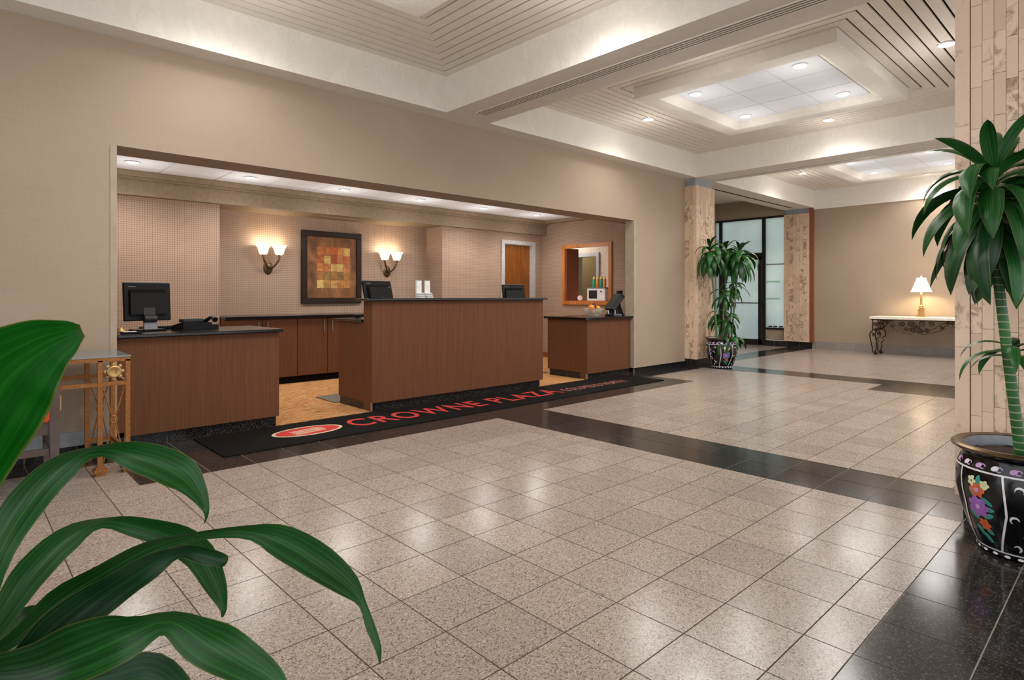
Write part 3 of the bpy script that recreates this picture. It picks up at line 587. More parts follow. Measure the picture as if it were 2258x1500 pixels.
# ================================================================== SCONCES
def sconce(x, label):
    t_ = thing('wall_sconce', label, 'wall lamp', (x, VN, 1.62), 0, 'bronze sconces beside the painting')
    M = Matrix.Rotation(PI / 2, 4, 'X')
    B().lathe([(.001, .0), (.062, 0), (.066, .008), (.055, .018), (.03, .026), (.001, .028)], 20, Matrix.Diagonal((1, 1, 1.45, 1)) @ M, caps=False).ob('backplate', 'bronze', t_, True)
    B().sphere((0, -.03, .02), .036, sc=(1, .6, 1.3)).ob('boss', 'bronze', t_, True)
    for s in (-1, 1):
        pts = [(s * (.012 + .10 * (math.sin(q * PI / 2) ** 1.2 if q > 0 else 0)), -.045 - .085 * math.sin(min(1, q * 1.3) * PI / 2), -.02 + .205 * q ** 1.35) for q in [i / 12 for i in range(13)]]
        B().tube(pts, [.012 + .005 * q for q in [i / 12 for i in range(13)]], 8).ob('arm', 'bronze', t_, True)
        px, py, pz = pts[-1]; MM = Matrix.Translation((px, py, pz)) @ Matrix.Rotation(PI / 4 * 0, 4, 'Z')
        sh = B().lathe([(.05, .0), (.062, .02), (.082, .085), (.104, .125), (.118, .138), (.113, .138), (.098, .124), (.077, .085), (.057, .022), (.045, .006)], 4, MM, caps=False, sq=True)
        sh.add([MM @ Vector((.035 * a_, .035 * b_, .004)) for a_, b_ in ((-1, -1), (1, -1), (1, 1), (-1, 1))], [(0, 1, 2, 3)])
        sh.ob('shade', 'shade_on', t_)
        l_ = bpy.data.lights.new('bulb', 'POINT'); l_.energy = 2.1; l_.color = (1, .86, .70); l_.shadow_soft_size = .03; lo = bpy.data.objects.new('bulb', l_); COL.objects.link(lo); lo.parent = t_; lo.location = (px, py, pz + .155)
sconce(3.30, 'lit bronze two-armed wall sconce left of the framed painting'); sconce(5.24, 'lit bronze two-armed wall sconce right of the framed painting')
# ================================================================== PAINTING
t_ = thing('framed_painting', 'dark framed abstract painting of amber squares on the niche wall', 'painting', (4.27, VN, 1.10)); pw, ph, fw = .49, 1.11, .085
for nm, bx_ in (('f', (-pw, pw, ph - fw, ph)), ('f', (-pw, pw, 0, fw)), ('f', (-pw, -pw + fw, fw, ph - fw)), ('f', (pw - fw, pw, fw, ph - fw))):
    B().bbox(bx_[0], bx_[1], -.045, 0, bx_[2], bx_[3], .006).ob('frame_bar', plain('dark_brown_frame', (44, 29, 20), .45, spec=.2).m if 'dark_brown_frame' not in bpy.data.materials else bpy.data.materials['dark_brown_frame'], t_)
a = Mat('brown_painted_ground', rough=.7); n1 = a.noise(a.pos((5, 5, 3)), 1, 5, 1.0); a.col(a.ramp(n1, [(.3, (84, 52, 26)), (.5, (122, 78, 42)), (.66, (150, 96, 54)), (.8, (108, 84, 76))]))
B().box(-pw + fw, pw - fw, -.02, -.002, fw, ph - fw).ob('canvas', a.m, t_)
cols = [(190, 106, 42), (168, 96, 40), (176, 84, 34), (196, 128, 52), (208, 162, 84), (172, 88, 34), (204, 166, 92), (166, 70, 30), (190, 110, 48), (180, 98, 40), (196, 120, 54), (184, 112, 60), (188, 150, 80), (194, 158, 84), (186, 112, 64), (160, 108, 48), (142, 108, 54), (152, 104, 48), (132, 98, 50), (168, 110, 54), (214, 176, 104), (184, 134, 66), (198, 146, 76), (190, 128, 60), (176, 118, 58)]
for j in range(5):
    for i in range(5):
        c_ = cols[j * 5 + i]; a = Mat('amber_paint', rough=.65); n1 = a.noise(a.pos((14, 14, 14)), 1, 4, .6)
        a.col(a.ramp(n1, [(.3, tuple(max(0, q * .74) for q in c_)), (.7, tuple(min(255, q * 1.08) for q in c_))]))
        w_, h_ = .545 / 5, .635 / 5; x0 = -.245 + i * w_ + random.uniform(-.004, .004); z0 = .235 + (4 - j) * h_ + random.uniform(-.004, .004)
        B().box(x0 + .002, x0 + w_ - .002, -.0235, -.019, z0 + .002, z0 + h_ - .002).ob('painted_square', a.m, t_)
# ================================================================== DESK EQUIPMENT
def monitor(name, label, loc, rz, w, h, tilt, z0, stand='fold', logo=True):
    """back of the monitor faces local -Y; z0 = height of the panel's lower edge"""
    t_ = thing(name, label, 'monitor', loc, rz); M = Matrix.Translation((0, 0, z0)) @ Matrix.Rotation(-tilt, 4, 'X')
    B().bbox(-w / 2, w / 2, -.012, .022, 0, h, .006, M).ob('bezel', 'black', t_)
    B().box(-w / 2 + .015, w / 2 - .015, .0215, .0235, .015, h - .015, M).ob('screen', 'dgrey', t_)
    hb = B(); x, zt_, zb_ = w * .40, h * .82, h * .16
    vs_ = [(-x, -.012, zb_), (x, -.012, zb_), (x, -.012, zt_), (-x, -.012, zt_), (-x * .97, -.045, zb_), (x * .97, -.045, zb_), (x * .95, -.045, zt_ - .035), (-x * .95, -.045, zt_ - .035)]
    hb.add([M @ Vector(q) for q in vs_], [(4, 5, 6, 7), (0, 1, 5, 4), (1, 2, 6, 5), (2, 3, 7, 6), (3, 0, 4, 7)]); hb.ob('rear_housing', 'black', t_)
    B().bbox(-w / 2, w / 2, -.008, .018, h - .004, h + .003, .002, M).ob('top_edge', 'grey', t_)
    if logo: B().box(-w * .40, -w * .25, -.0135, -.0115, h * .885, h * .905, M).ob('badge', 'grey', t_)
    B().lathe([(.03, -.05), (.034, -.045), (.034, .045), (.03, .05)], 16, Matrix.Translation((0, -.055, z0 + .02)) @ Matrix.Rotation(PI / 2, 4, 'Y')).ob('hinge', 'dgrey', t_, True)
    B().box(-.045, .045, -.052, -.040, .04, h * .33, M).ob('mount_plate', 'dgrey', t_)
    B().add([(-.05, -.075, .012), (.055, -.075, .012), (.048, -.05, z0 + .02), (-.045, -.05, z0 + .02), (-.05, -.045, .012), (.055, -.045, .012), (.048, -.025, z0 + .02), (-.045, -.025, z0 + .02)], [(0, 1, 2, 3), (5, 4, 7, 6), (1, 5, 6, 2), (4, 0, 3, 7), (3, 2, 6, 7)]).ob('neck', 'grey', t_)
    B().bbox(-.12, .12, -.09, .10, .0005, .014, .004).ob('foot', 'black', t_); return t_
monitor('desktop_monitor', 'black monitor seen from behind on the low left counter', (1.25, 6.16, .912), .10, .365, .335, .10, .088)
monitor('desktop_monitor', 'black monitor turned away behind the left end of the tall counter', (3.60, 6.24, .966), .28, .45, .32, .24, .115)
monitor('desktop_monitor', 'small black monitor behind the right end of the tall counter', (5.60, 6.12, .966), -.35, .33, .29, .22, .12)
# telephone
t_ = thing('desk_telephone', 'black desk telephone beside the monitor on the left counter', 'telephone', (1.62, 6.14, .912), .25)
B().add([(-.16, -.10, .0005), (.10, -.10, .0005), (.10, .10, .0005), (-.16, .10, .0005), (-.16, -.10, .075), (.10, -.10, .065), (.10, .10, .03), (-.16, .10, .035)], [(3, 2, 1, 0), (4, 5, 6, 7), (0, 1, 5, 4), (1, 2, 6, 5), (2, 3, 7, 6), (3, 0, 4, 7)]).ob('base', 'black', t_)
B().bbox(-.15, .03, -.085, .0, .068, .098, .006).ob('display', 'dgrey', t_)
B().tube([(.125, -.11, .085), (.135, -.06, .105), (.14, 0, .10), (.135, .06, .07), (.125, .10, .055)], [.026, .02, .016, .02, .028], 10).ob('handset', 'black', t_, True)
B().box(.10, .165, -.10, .10, .0005, .04).ob('cradle', 'black', t_)
for i in range(3):
    for j in range(4): B().box(-.10 + i * .035, -.078 + i * .035, .02 + j * .018, .032 + j * .018, .03, .062 - .006 * j).ob('key', 'dgrey', t_)
# keyboard, small pieces on left counter
t_ = thing('keyboard', 'black keyboard lying behind the monitor on the left counter', 'keyboard', (1.44, 6.40, .912), .06)
B().bbox(-.20, .20, -.065, .065, .0005, .022, .004).ob('case', 'black', t_)
for j in range(4): B().bbox(-.185, .185, -.05 + j * .026, -.029 + j * .026, .021, .027, .002).ob('key_row', 'dgrey', t_)
t_ = thing('call_bell', 'small brass call bell at the left end of the counter', 'bell', (1.04, 6.10, .912)); B().lathe([(.04, .0005), (.04, .008), (.034, .02), (.024, .034), (.001, .04)], 18, caps=False).ob('dome', 'gold', t_, True); B().lathe([(.004, .038), (.005, .048), (.001, .05)], 10, caps=False).ob('button', 'gold', t_, True)
t_ = thing('card_tray', 'small black tray with cards at the left end of the counter', 'tray', (1.06, 5.80, .912)); B().bbox(-.07, .07, -.05, .05, .0005, .014, .003).ob('tray', 'black', t_); B().box(-.06, .03, -.04, .03, .014, .018).ob('cards', 'paperw', t_)
t_ = thing('computer_mouse', 'black computer mouse on the lower desk left of the tall counter', 'mouse', (3.36, 6.36, .966), .3); B().sphere((0, 0, .0235), .05, sc=(.62, 1.05, .45)).ob('shell', 'black', t_, True); B().box(-.003, .003, .02, .045, .034, .046).ob('wheel', 'grey', t_)
# acrylic card stands on the tall counter
for i, x in enumerate((3.84, 3.955)):
    t_ = thing('card_stand', ('clear acrylic card stand on the tall counter, the left of two', 'clear acrylic card stand on the tall counter, the right of two')[i], 'card holder', (x, 5.80, 1.190), .1, 'card stands on the tall counter')
    B().box(-.045, .045, .018, .022, .0005, .205).ob('back_sheet', 'clear', t_); B().box(-.035, .035, .012, .018, .06, .20).ob('card', 'paperw', t_)
    for j in range(3): B().box(-.048, .048, -.045 + .012 * j, .018, .004 + .022 * j, .010 + .022 * j).ob('shelf', 'clear', t_); B().box(-.042, .042, -.040 + .012 * j, .016, .010 + .022 * j, .018 + .022 * j).ob('card_stack', 'paperw', t_)
# fruit bowl and fruit
bx_, by_, bz_ = 7.02, 5.90, .900
t_ = tag(B().lathe([(.001, .004), (.05, .004), (.07, .012), (.10, .05), (.135, .105), (.139, .105), (.104, .046), (.073, .006), (.05, .0005), (.001, .0005)], 28, caps=False).ob('fruit_bowl', 'bowl', None, True), 'clear glass bowl of fruit on the right counter', 'bowl'); t_.location = (bx_, by_, bz_); t_.scale = (1.18, 1.18, 1.18)
def fruit(name, c_, r, dx, dy, dz, label, sc=(1, 1, .94), stem=True):
    o = thing(name, label, 'fruit', (bx_ + dx * 1.18, by_ + dy * 1.18, bz_ + dz * 1.18), 0, 'fruit in the glass bowl'); o.scale = (1.14, 1.14, 1.14); m = plain(name + '_skin', c_, .35, var=.12, vs_=30).m
    B().sphere((0, 0, 0), r, sc=sc).ob('flesh', m, o, True)
    if stem: B().tube([(0, 0, r * .85), (.002, 0, r * 1.12)], .003, 6).ob('stem', 'soil', o)
fruit('orange', (236, 142, 48), .042, -.062, -.02, .118, 'orange at the left top of the fruit bowl'); fruit('orange', (232, 150, 60), .038, .070, -.012, .108, 'orange at the right of the fruit bowl')
fruit('orange', (228, 136, 70), .028, -.050, -.046, .060, 'orange lower at the front left of the fruit bowl'); fruit('apple', (104, 140, 50), .042, .022, -.05, .062, 'green apple low in the middle of the fruit bowl', (1, 1, .9))
fruit('plum', (74, 20, 28), .034, .006, .0, .138, 'dark red plum on top of the fruit bowl'); fruit('peach', (206, 128, 96), .040, -.01, .045, .075, 'peach at the back of the fruit bowl'); fruit('apple', (150, 60, 50), .034, -.03, -.008, .041, 'red apple at the bottom of the fruit bowl', (1, 1, .9))
# point of sale terminal
t_ = thing('payment_terminal', 'black point of sale terminal on the right counter beside the jamb', 'terminal', (7.66, 6.02, .900), -.55)
M = Matrix.Translation((0, 0, .20)) @ Matrix.Rotation(.62, 4, 'Y')
B().bbox(-.03, .05, -.17, .17, -.13, .17, .012, M).ob('body', 'dgrey', t_); B().box(-.033, -.029, -.15, .15, -.10, .15, M).ob('screen', 'black', t_)
B().add([(-.10, -.11, .0005), (.14, -.11, .0005), (.14, .11, .0005), (-.10, .11, .0005), (-.01, -.08, .15), (.09, -.08, .17), (.09, .08, .17), (-.01, .08, .15)], [(3, 2, 1, 0), (4, 5, 6, 7), (0, 1, 5, 4), (1, 2, 6, 5), (2, 3, 7, 6), (3, 0, 4, 7)]).ob('stand', 'black', t_)
B().bbox(.09, .14, -.06, .10, .26, .40, .008).ob('customer_display', 'black', t_); B().tube([(.115, .02, .15), (.115, .02, .30)], .016, 10).ob('display_post', 'black', t_, True)
for i, (x, y, m) in enumerate(((7.34, 5.84, 'black'), (7.52, 5.82, 'grey'))):
    t_ = thing('card_reader', ('black card reader by the fruit bowl', 'grey card reader in front of the payment terminal')[i], 'card reader', (x, y, .900), .4 * i)
    B().bbox(-.04, .04, -.06, .06, .0005, .03, .006).ob('body', m, t_); B().box(-.03, .03, .0, .045, .029, .033).ob('screen', 'dgrey', t_); B().tube([(.035, .05, .02), (.03, .055, .09)], .006, 6).ob('pen', 'paperw', t_)
# pantry items on the ledge
t_ = thing('microwave', 'white microwave oven seen through the pass-through window', 'microwave', (UR + .42, 7.26, 1.1155)); B().bbox(-.16, .16, -.22, .22, .0005, .235, .008).ob('case', 'white', t_); B().box(-.164, -.158, -.03, .17, .045, .20).ob('door_glass', 'dgrey', t_); B().box(-.164, -.158, -.15, -.11, .165, .185).ob('display', 'black', t_); B().box(-.16, .17, -.23, .23, .235, .255).ob('top_tray', 'grey', t_)
cols_ = ((58, 170, 140), (236, 150, 70), (58, 170, 140), (236, 150, 70), (64, 176, 150), (214, 90, 60))
for i in range(6):
    t_ = thing('drink_bottle', 'slim %s drink bottle on top of the microwave, %s' % (('green', 'orange', 'green', 'orange', 'green', 'red')[i], ('front left', 'front centre left', 'front centre right', 'front right', 'rear left', 'rear right')[i]), 'bottle', (UR + .34 + (i // 4) * .12, 7.37 - (i % 4) * .085, 1.371), 0, 'bottles on the microwave')
    B().lathe([(.001, .0005), (.031, .0005), (.033, .006), (.033, .14), (.028, .16), (.001, .16)], 16, caps=False).ob('body', plain('bottle_%d' % i, cols_[i], .3).m, t_, True); B().lathe([(.026, .158), (.018, .19), (.018, .21), (.001, .21)], 14, caps=False).ob('cap', plain('cap_%d' % i, (236, 214, 150), .4).m, t_, True)
t_ = thing('tape_roll', 'red and white round tin on the pass-through ledge', 'tin', (UR + .16, 7.56, 1.1155)); M = Matrix.Translation((0, 0, .056)) @ Matrix.Rotation(.5, 4, 'Z') @ Matrix.Rotation(PI / 2, 4, 'Y'); B().lathe([(.001, -.03), (.055, -.03), (.055, .03), (.001, .03)], 24, M, caps=False).ob('body', plain('tin_red', (206, 84, 64), .4).m, t_, True); B().lathe([(.001, -.033), (.046, -.033), (.046, -.029), (.001, -.029)], 24, M, caps=False).ob('lid', 'paperw', t_, True)
# ================================================================== SIDE TABLE (gilt, glass top) AND CHAIR
t_ = thing('gilt_console_table', 'copper gilt metal table with glass top beside the left counter', 'table', (0, 0, 0))
UA, UB, YA, YB, ZT = -.62, .885, 4.965, 5.50, .80
legs = [(UB, YA), (UB - .158, YA), (UB, YB), (UB - .158, YB), (UA, YA), (UA + .158, YA), (UA, YB), (UA + .158, YB)]
q = .014
for (x, y) in legs:
    lg = B().box(x - q, x + q, y - q, y + q, .05, ZT - .02).ob('leg', 'copper', t_)
    B().box(x - .025, x + .025, y - .025, y + .025, .045, .062).box(x - .036, x + .036, y - .036, y + .036, .022, .045).box(x - .026, x + .026, y - .026, y + .026, .0005, .022).ob('foot', 'copper', lg)
for y in (YA, YB):
    B().box(UA - q, UB + q, y - q, y + q, ZT - .03, ZT - .002).ob('rail', 'copper', t_); B().box(UA + q, UB - q, y - .011, y + .011, ZT - .195, ZT - .168).ob('rail', 'copper', t_)
for x in (UA, UB):
    B().box(x - q, x + q, YA + q, YB - q, ZT - .03, ZT - .002).ob('rail', 'copper', t_); B().box(x - .011, x + .011, YA + q, YB - q, ZT - .195, ZT - .168).ob('rail', 'copper', t_); B().box(x - .011, x + .011, YA + q, YB - q, .13, .155).ob('rail', 'copper', t_)
B().box(UB - .158, UB, YB - .011, YB + .011, .13, .155).ob('rail', 'copper', t_)
for x0 in (UB - .158, UA):
    for y in (YA, YB):
        zc_, z0, z1 = .37, .14, ZT - .20; xm = x0 + .079
        ring = [(xm + .02 * math.cos(a_ * PI / 8), y, zc_ + .024 * math.sin(a_ * PI / 8)) for a_ in range(16)]
        br = B().tube(ring, .005, 6, True)
        for sx_ in (-1, 1):
            br.tube([(xm + sx_ * .065, y, z1), (xm + sx_ * .01, y, zc_ + .022)], .0055, 6).tube([(xm + sx_ * .065, y, .06), (xm + sx_ * .01, y, zc_ - .022)], .0055, 6)
        br.ob('cross_brace', 'copper', t_, True)
    # rosette in the top square
    xm = x0 + .079; zc_ = ZT - .10; ro = B(); M = Matrix.Translation((xm, YA - .004, zc_)) @ Matrix.Rotation(PI / 2, 4, 'X')
    ro.lathe([(.001, .006), (.012, .006), (.014, .014), (.034, .022), (.042, .018), (.040, .008), (.001, -.002)], 18, M, caps=False)
    for k in range(8):
        a_ = k * PI / 4; ro.sphere((xm + .050 * math.cos(a_), YA - .006, zc_ + .050 * math.sin(a_)), .014, 8, 6, (1, .6, 1))
    ro.ob('rosette', 'gold', t_, True)
B().box(UA - .018, UB + .018, YA - .018, YB + .018, ZT - .001, ZT + .009).ob('glass_top', 'tabletop_glass', t_)
t_ = thing('side_chair', 'grey-brown wooden chair with orange upholstery behind the big leaf at left', 'chair', (.235, 4.72, 0))
for x in (-.225, .225):
    lg = B().add([(x - .022, -.03, .94), (x + .022, -.03, .94), (x + .022, .01, .94), (x - .022, .01, .94), (x - .026, -.022, .45), (x + .026, -.022, .45), (x + .026, .028, .45), (x - .026, .028, .45), (x - .016, -.05, .0005), (x + .016, -.05, .0005), (x + .016, -.015, .0005), (x - .016, -.015, .0005)],
        [(0, 1, 2, 3), (8, 11, 10, 9)] + [(r * 4 + i, r * 4 + 4 + i, r * 4 + 4 + (i + 1) % 4, r * 4 + (i + 1) % 4) for r in (0, 1) for i in range(4)]).ob('rear_leg', 'chairw', t_)
    B().add([(x - .022, .40, .42), (x + .022, .40, .42), (x + .022, .445, .42), (x - .022, .445, .42), (x - .014, .41, .0005), (x + .014, .41, .0005), (x + .014, .435, .0005), (x - .014, .435, .0005)], [(0, 1, 2, 3), (4, 7, 6, 5)] + [(i, 4 + i, 4 + (i + 1) % 4, (i + 1) % 4) for i in range(4)]).ob('front_leg', 'chairw', t_)
    B().box(x - .012, x + .012, .02, .41, .25, .285).ob('stretcher', 'chairw', t_); B().box(x - .014, x + .014, .02, .41, .37, .43).ob('apron', 'chairw', t_)
B().box(-.2, .2, -.012, .012, .37, .46).ob('apron', 'chairw', t_); B().box(-.2, .2, .40, .43, .37, .43).ob('apron', 'chairw', t_); B().box(-.2, .2, -.02, .005, .245, .285).ob('stretcher', 'chairw', t_)
B().bbox(-.225, .225, .0, .46, .43, .50, .02, None, 2).ob('seat_cushion', 'beige_cloth', t_, True); B().bbox(-.2, .2, -.045, .01, .445, .92, .02, None, 2).ob('back_panel', 'orange_cloth', t_, True); B().box(-.2, .2, -.028, .008, .92, .95).ob('crest_rail', 'chairw', t_); B().bbox(.20, .262, .01, .05, .50, .60, .008).ob('arm_pad', 'beige_cloth', t_)
# ================================================================== FAR CONSOLE WITH LAMP
CX, CY0, CY1, CZ = 13.60, 2.36, 4.03, .79
t_ = thing('wrought_iron_console', 'marble topped wrought iron console table against the far wall', 'console table', (0, 0, 0))
B().bbox(CX - .02, UF - .035, CY0, CY1, CZ - .055, CZ, .006).ob('marble_top', 'marble', t_)
def spiral(c_, r0, turns, a0, n=22, sgn=1):
    return [(0, c_[0] + r0 * (1 - .82 * i / n) * math.cos(a0 + sgn * turns * 2 * PI * i / n), c_[1] + r0 * (1 - .82 * i / n) * math.sin(a0 + sgn * turns * 2 * PI * i / n)) for i in range(n + 1)]
def iron(pts, x, name, r=.011, par=t_): return B().tube([(x + dx, y, z) for dx, y, z in pts], r, 6).ob(name, 'iron', par, True)
for fx in (CX + .02, CX + .40):
    iron([(0, CY0 + .03, CZ - .062), (0, CY1 - .03, CZ - .062)], fx, 'top_rail', .011)
for (yl, s) in ((CY1 - .05, 1), (CY0 + .05, -1)):
    for fx in (CX + .03, CX + .38):
        P_ = [(.0, .73), (.0, .60), (.0, .50), (-.035, .46), (-.055, .42), (-.05, .36), (-.03, .26), (-.008, .16), (.0, .05)]
        lg = iron([(0, yl - s * a_, z) for a_, z in P_], fx, 'leg', .012)
        iron([(0, yl - s * (.095 + a_ * .9) if 0 else yl - s * (.10 - a_), z) for a_, z in [(.0, .73), (.0, .55), (-.02, .50), (-.045, .45), (-.04, .38), (.03, .33), (-.02, .29), (.035, .24), (.03, .16), (.055, .05)]], fx, 'leg_rib', .010, lg)
        for (dy, z, r, tn_, a0, sg) in ((.05, .62, .045, 1.6, 0, 1), (.03, .42, .04, 1.5, 1, -1), (.05, .045, .038, 1.5, PI, 1), (.17, .70, .05, 1.4, 2, 1), (.06, .53, .035, 1.4, 0, -1)):
            iron(spiral((yl - s * dy, z), r, tn_, a0, 18, sg * s), fx, 'scroll', .010, lg)
        iron([(0, yl - s * .02, .50), (0, yl - s * .12, .56), (0, yl - s * .22, .68), (0, yl - s * .30, .725)], fx, 'bracket', .009, lg)
ym = (CY0 + CY1) / 2; fx = CX + .02
for s in (1, -1):
    iron([(0, ym + s * .56, .725), (0, ym + s * .40, .66), (0, ym + s * .27, .56), (0, ym + s * .10, .515), (0, ym, .50)], fx, 'swag', .009)
    iron([(0, ym + s * .62, .715), (0, ym + s * .45, .62), (0, ym + s * .40, .54), (0, ym + s * .24, .49), (0, ym + s * .08, .455)], fx, 'swag', .009)
    for (dy, z, r, tn_, a0, sg) in ((.10, .66, .062, 1.7, 2.4, 1), (.25, .655, .055, 1.6, .4, -1), (.06, .53, .055, 1.7, 0, 1), (.17, .545, .045, 1.5, 3, -1), (.43, .60, .04, 1.5, 1, 1), (.52, .68, .035, 1.4, 0, -1), (.02, .60, .05, 1.4, 1.2, 1)):
        iron(spiral((ym + s * dy, z), r, tn_, a0, 20, sg * s), fx, 'scroll', .011)
t_ = thing('table_lamp', 'lit gilt table lamp with cream bell shade on the console', 'lamp', (13.86, 3.17, CZ))
B().box(-.07, .07, -.07, .07, .0005, .035).box(-.046, .046, -.046, .046, .035, .15).box(-.058, .058, -.058, .058, .15, .17).ob('base', 'gold', t_)
B().lathe([(.030, .17), (.040, .19), (.030, .21), (.036, .225), (.022, .24), (.015, .44), (.024, .455), (.016, .47), (.014, .50), (.001, .50)], 16, caps=False).ob('column', 'gold', t_, True)
B().lathe([(.19, .50), (.165, .55), (.125, .65), (.092, .74), (.086, .78), (.082, .78), (.088, .74), (.121, .65), (.160, .55), (.184, .502)], 12, caps=False).ob('shade', 'lampshade', t_)
B().lathe([(.001, .77), (.012, .775), (.016, .80), (.008, .82), (.001, .825)], 12, caps=False).ob('finial', 'lampshade', t_, True)
B().tube([(.0, 0, .5), (0, 0, .775)], .004, 6).tube([(-.085, 0, .775), (.085, 0, .775)], .003, 6).ob('harp', 'gold', t_)
l_ = bpy.data.lights.new('lamp_bulb', 'POINT'); l_.energy = 15; l_.color = (1, .80, .56); l_.shadow_soft_size = .04; lo = bpy.data.objects.new('lamp_bulb', l_); COL.objects.link(lo); lo.parent = t_; lo.location = (0, 0, .60)
t_ = thing('paper_stack', 'few white papers lying on the console right of the lamp', 'papers', (13.80, 2.82, CZ)); B().box(-.12, .12, -.11, .11, .0005, .006).ob('sheet', 'paperw', t_); B().box(-.10, .13, -.14, .09, .006, .010).ob('sheet', 'paperw', t_)
# ================================================================== POTS
PROF = [(.160, .0005), (.172, .012), (.172, .03), (.205, .10), (.240, .20), (.260, .30), (.262, .36), (.250, .42), (.236, .452), (.236, .462)]
def pot_r(z):
    for (r0, z0), (r1, z1) in zip(PROF, PROF[1:]):
        if z0 <= z <= z1: return r0 + (r1 - r0) * (z - z0) / max(1e-6, z1 - z0)
    return PROF[-1][0]
def onpot(th, z, off=.0025): r = pot_r(z) + off; return (r * math.cos(th), r * math.sin(th), z)
def stuff(o): o['kind'] = 'stuff'; return o
class Decal(B):
    def ribbon(s, path, w):
        """path of (theta, z); w half width in metres"""
        L_ = []; R_ = []
        for i, (t, z) in enumerate(path):
            t0, z0 = path[max(0, i - 1)]; t1, z1 = path[min(len(path) - 1, i + 1)]; r = pot_r(z); dx, dz = (t1 - t0) * r, z1 - z0; l_ = math.hypot(dx, dz) or 1; nx, nz = -dz / l_, dx / l_
            ww = w(i / (len(path) - 1)) if callable(w) else w
            L_.append(onpot(t + nx * ww / r, z + nz * ww)); R_.append(onpot(t - nx * ww / r, z - nz * ww))
        n = len(path); return s.add(L_ + R_, [(i, i + 1, n + i + 1, n + i) for i in range(n - 1)])
    def blob(s, t, z, a_, b_, rot=0, off=.0025, n=12):
        r = pot_r(z); pts = [onpot(t, z, off + .0006)]
        for k in range(n):
            q_ = 2 * PI * k / n; x, y = a_ * math.cos(q_), b_ * math.sin(q_); pts.append(onpot(t + (x * math.cos(rot) - y * math.sin(rot)) / r, min(.46, max(.005, z + x * math.sin(rot) + y * math.cos(rot))), off))
        return s.add(pts, [(0, 1 + k, 1 + (k + 1) % n) for k in range(n)])
D2R = PI / 180
def flowered_pot(label, loc, rz):
    t_ = thing('flowered_pot', label, 'plant pot', loc, rz)
    B().lathe(PROF + [(.262, .482), (.276, .494), (.278, .503), (.268, .510), (.228, .506), (.214, .49), (.205, .40), (.001, .40)], 40).ob('body', 'pot', t_, True, 50)
    B().lathe([(.279, .4945), (.2795, .503), (.269, .5115), (.232, .5075)], 40, caps=False).ob('rim_glaze', 'bronze', t_, True); B().lathe([(.2265, .5055), (.2125, .49), (.208, .462)], 40, caps=False).ob('inner_reflection', 'cap', t_, True)  # grey-blue band inside the rim: a reflection put into the colour
    B().lathe([(.001, .462), (.08, .468), (.15, .460), (.209, .455)], 24, caps=False).ob('soil', 'soil', t_, True)
    wl_ = Decal()
    for k in range(8):
        a0 = (126 + 45 * k) * D2R; wl_.ribbon([(a0 - (.0 if i < 7 else (i - 7) * .02) + .05 * math.sin(i / 14 * PI), .405 - i * .0265) for i in range(15)], .0045)
    for z in (.405, .034): wl_.ribbon([(2 * PI * i / 48, z) for i in range(49)], .004)
    stuff(wl_.ob('panel_lines', 'p_white', t_))
    sc = Decal()
    for k in range(8):
        if k % 2 == 0: continue
        c_ = (148 + 45 * k) * D2R; rnd = random.Random(k)
        for i in range(9):
            tt, zz, a0 = c_ + rnd.uniform(-.26, .26), .07 + i * .035, rnd.uniform(0, 6)
            sc.ribbon([(tt + .016 * math.cos(a0 + q_ * .5) / .24, zz + .016 * math.sin(a0 + q_ * .5)) for q_ in range(9)], lambda f: .0045 * math.sin(PI * min(.98, f + .05)) + .0008)
    stuff(sc.ob('white_scrolls', 'p_white', t_))
    bd = Decal(); bd2 = Decal()
    for k in range(22):
        a0 = 2 * PI * k / 22; (bd if k % 2 else bd2).blob(a0, .430, .016, .011, .4); bd.ribbon([(a0 + .07 + .012 * math.cos(q_ * .6) / .23, .429 + .010 * math.sin(q_ * .6)) for q_ in range(10)], .0025)
        bd2.blob(a0 + .1, .018, .012, .006, 0)
    stuff(bd.ob('neck_flowers', 'p_lilac', t_)); stuff(bd2.ob('neck_flowers', 'p_white', t_))
    for k in range(0, 8, 2):
        c_ = (148 + 45 * k) * D2R; lv = Decal(); pu_ = Decal(); orr = Decal(); pl_ = Decal(); ctr = Decal()
        for (dt, z, r) in ((.10, .33, 1), (.16, .27, -.6), (.15, .20, .5), (.10, .13, -.8), (-.10, .30, 2), (-.13, .19, 2.4), (.02, .36, 1.5), (.17, .235, 0), (-.08, .12, 2), (.05, .09, -1)): lv.blob(c_ + dt, z, .026, .012, r)
        for q_ in range(7): pu_.blob(c_ - .02 + .027 * math.cos(q_ * .9) / .25, .235 + .027 * math.sin(q_ * .9), .024, .018, q_ * .9, .0036)
        for q_ in range(6): orr.blob(c_ + .0 + .020 * math.cos(q_ * 1.05) / .26, .315 + .020 * math.sin(q_ * 1.05), .017, .013, q_ * 1.05, .0036); orr.blob(c_ + .05 + .014 * math.cos(q_ * 1.05) / .22, .155 + .016 * math.sin(q_ * 1.05), .014, .011, q_ * 1.05, .0036)
        for q_ in range(5): pl_.blob(c_ + .13 + .012 * math.cos(q_ * 1.25) / .26, .345 + .012 * math.sin(q_ * 1.25), .012, .009, q_, .0036); pl_.blob(c_ - .10 + .012 * math.cos(q_ * 1.25) / .26, .352 + .016 * math.sin(q_ * 1.25), .011, .009, q_, .0036)
        ctr.blob(c_ - .02, .235, .011, .011, 0, .005); ctr.blob(c_, .315, .011, .011, 0, .005)
        stuff(lv.ob('painted_leaves', 'p_teal', t_)); pu_.ob('painted_flower', 'p_purple', t_); orr.ob('painted_flower', 'p_orange', t_); pl_.ob('painted_flower', 'p_pale', t_); ctr.ob('flower_centre', 'p_lilac', t_)
    return t_
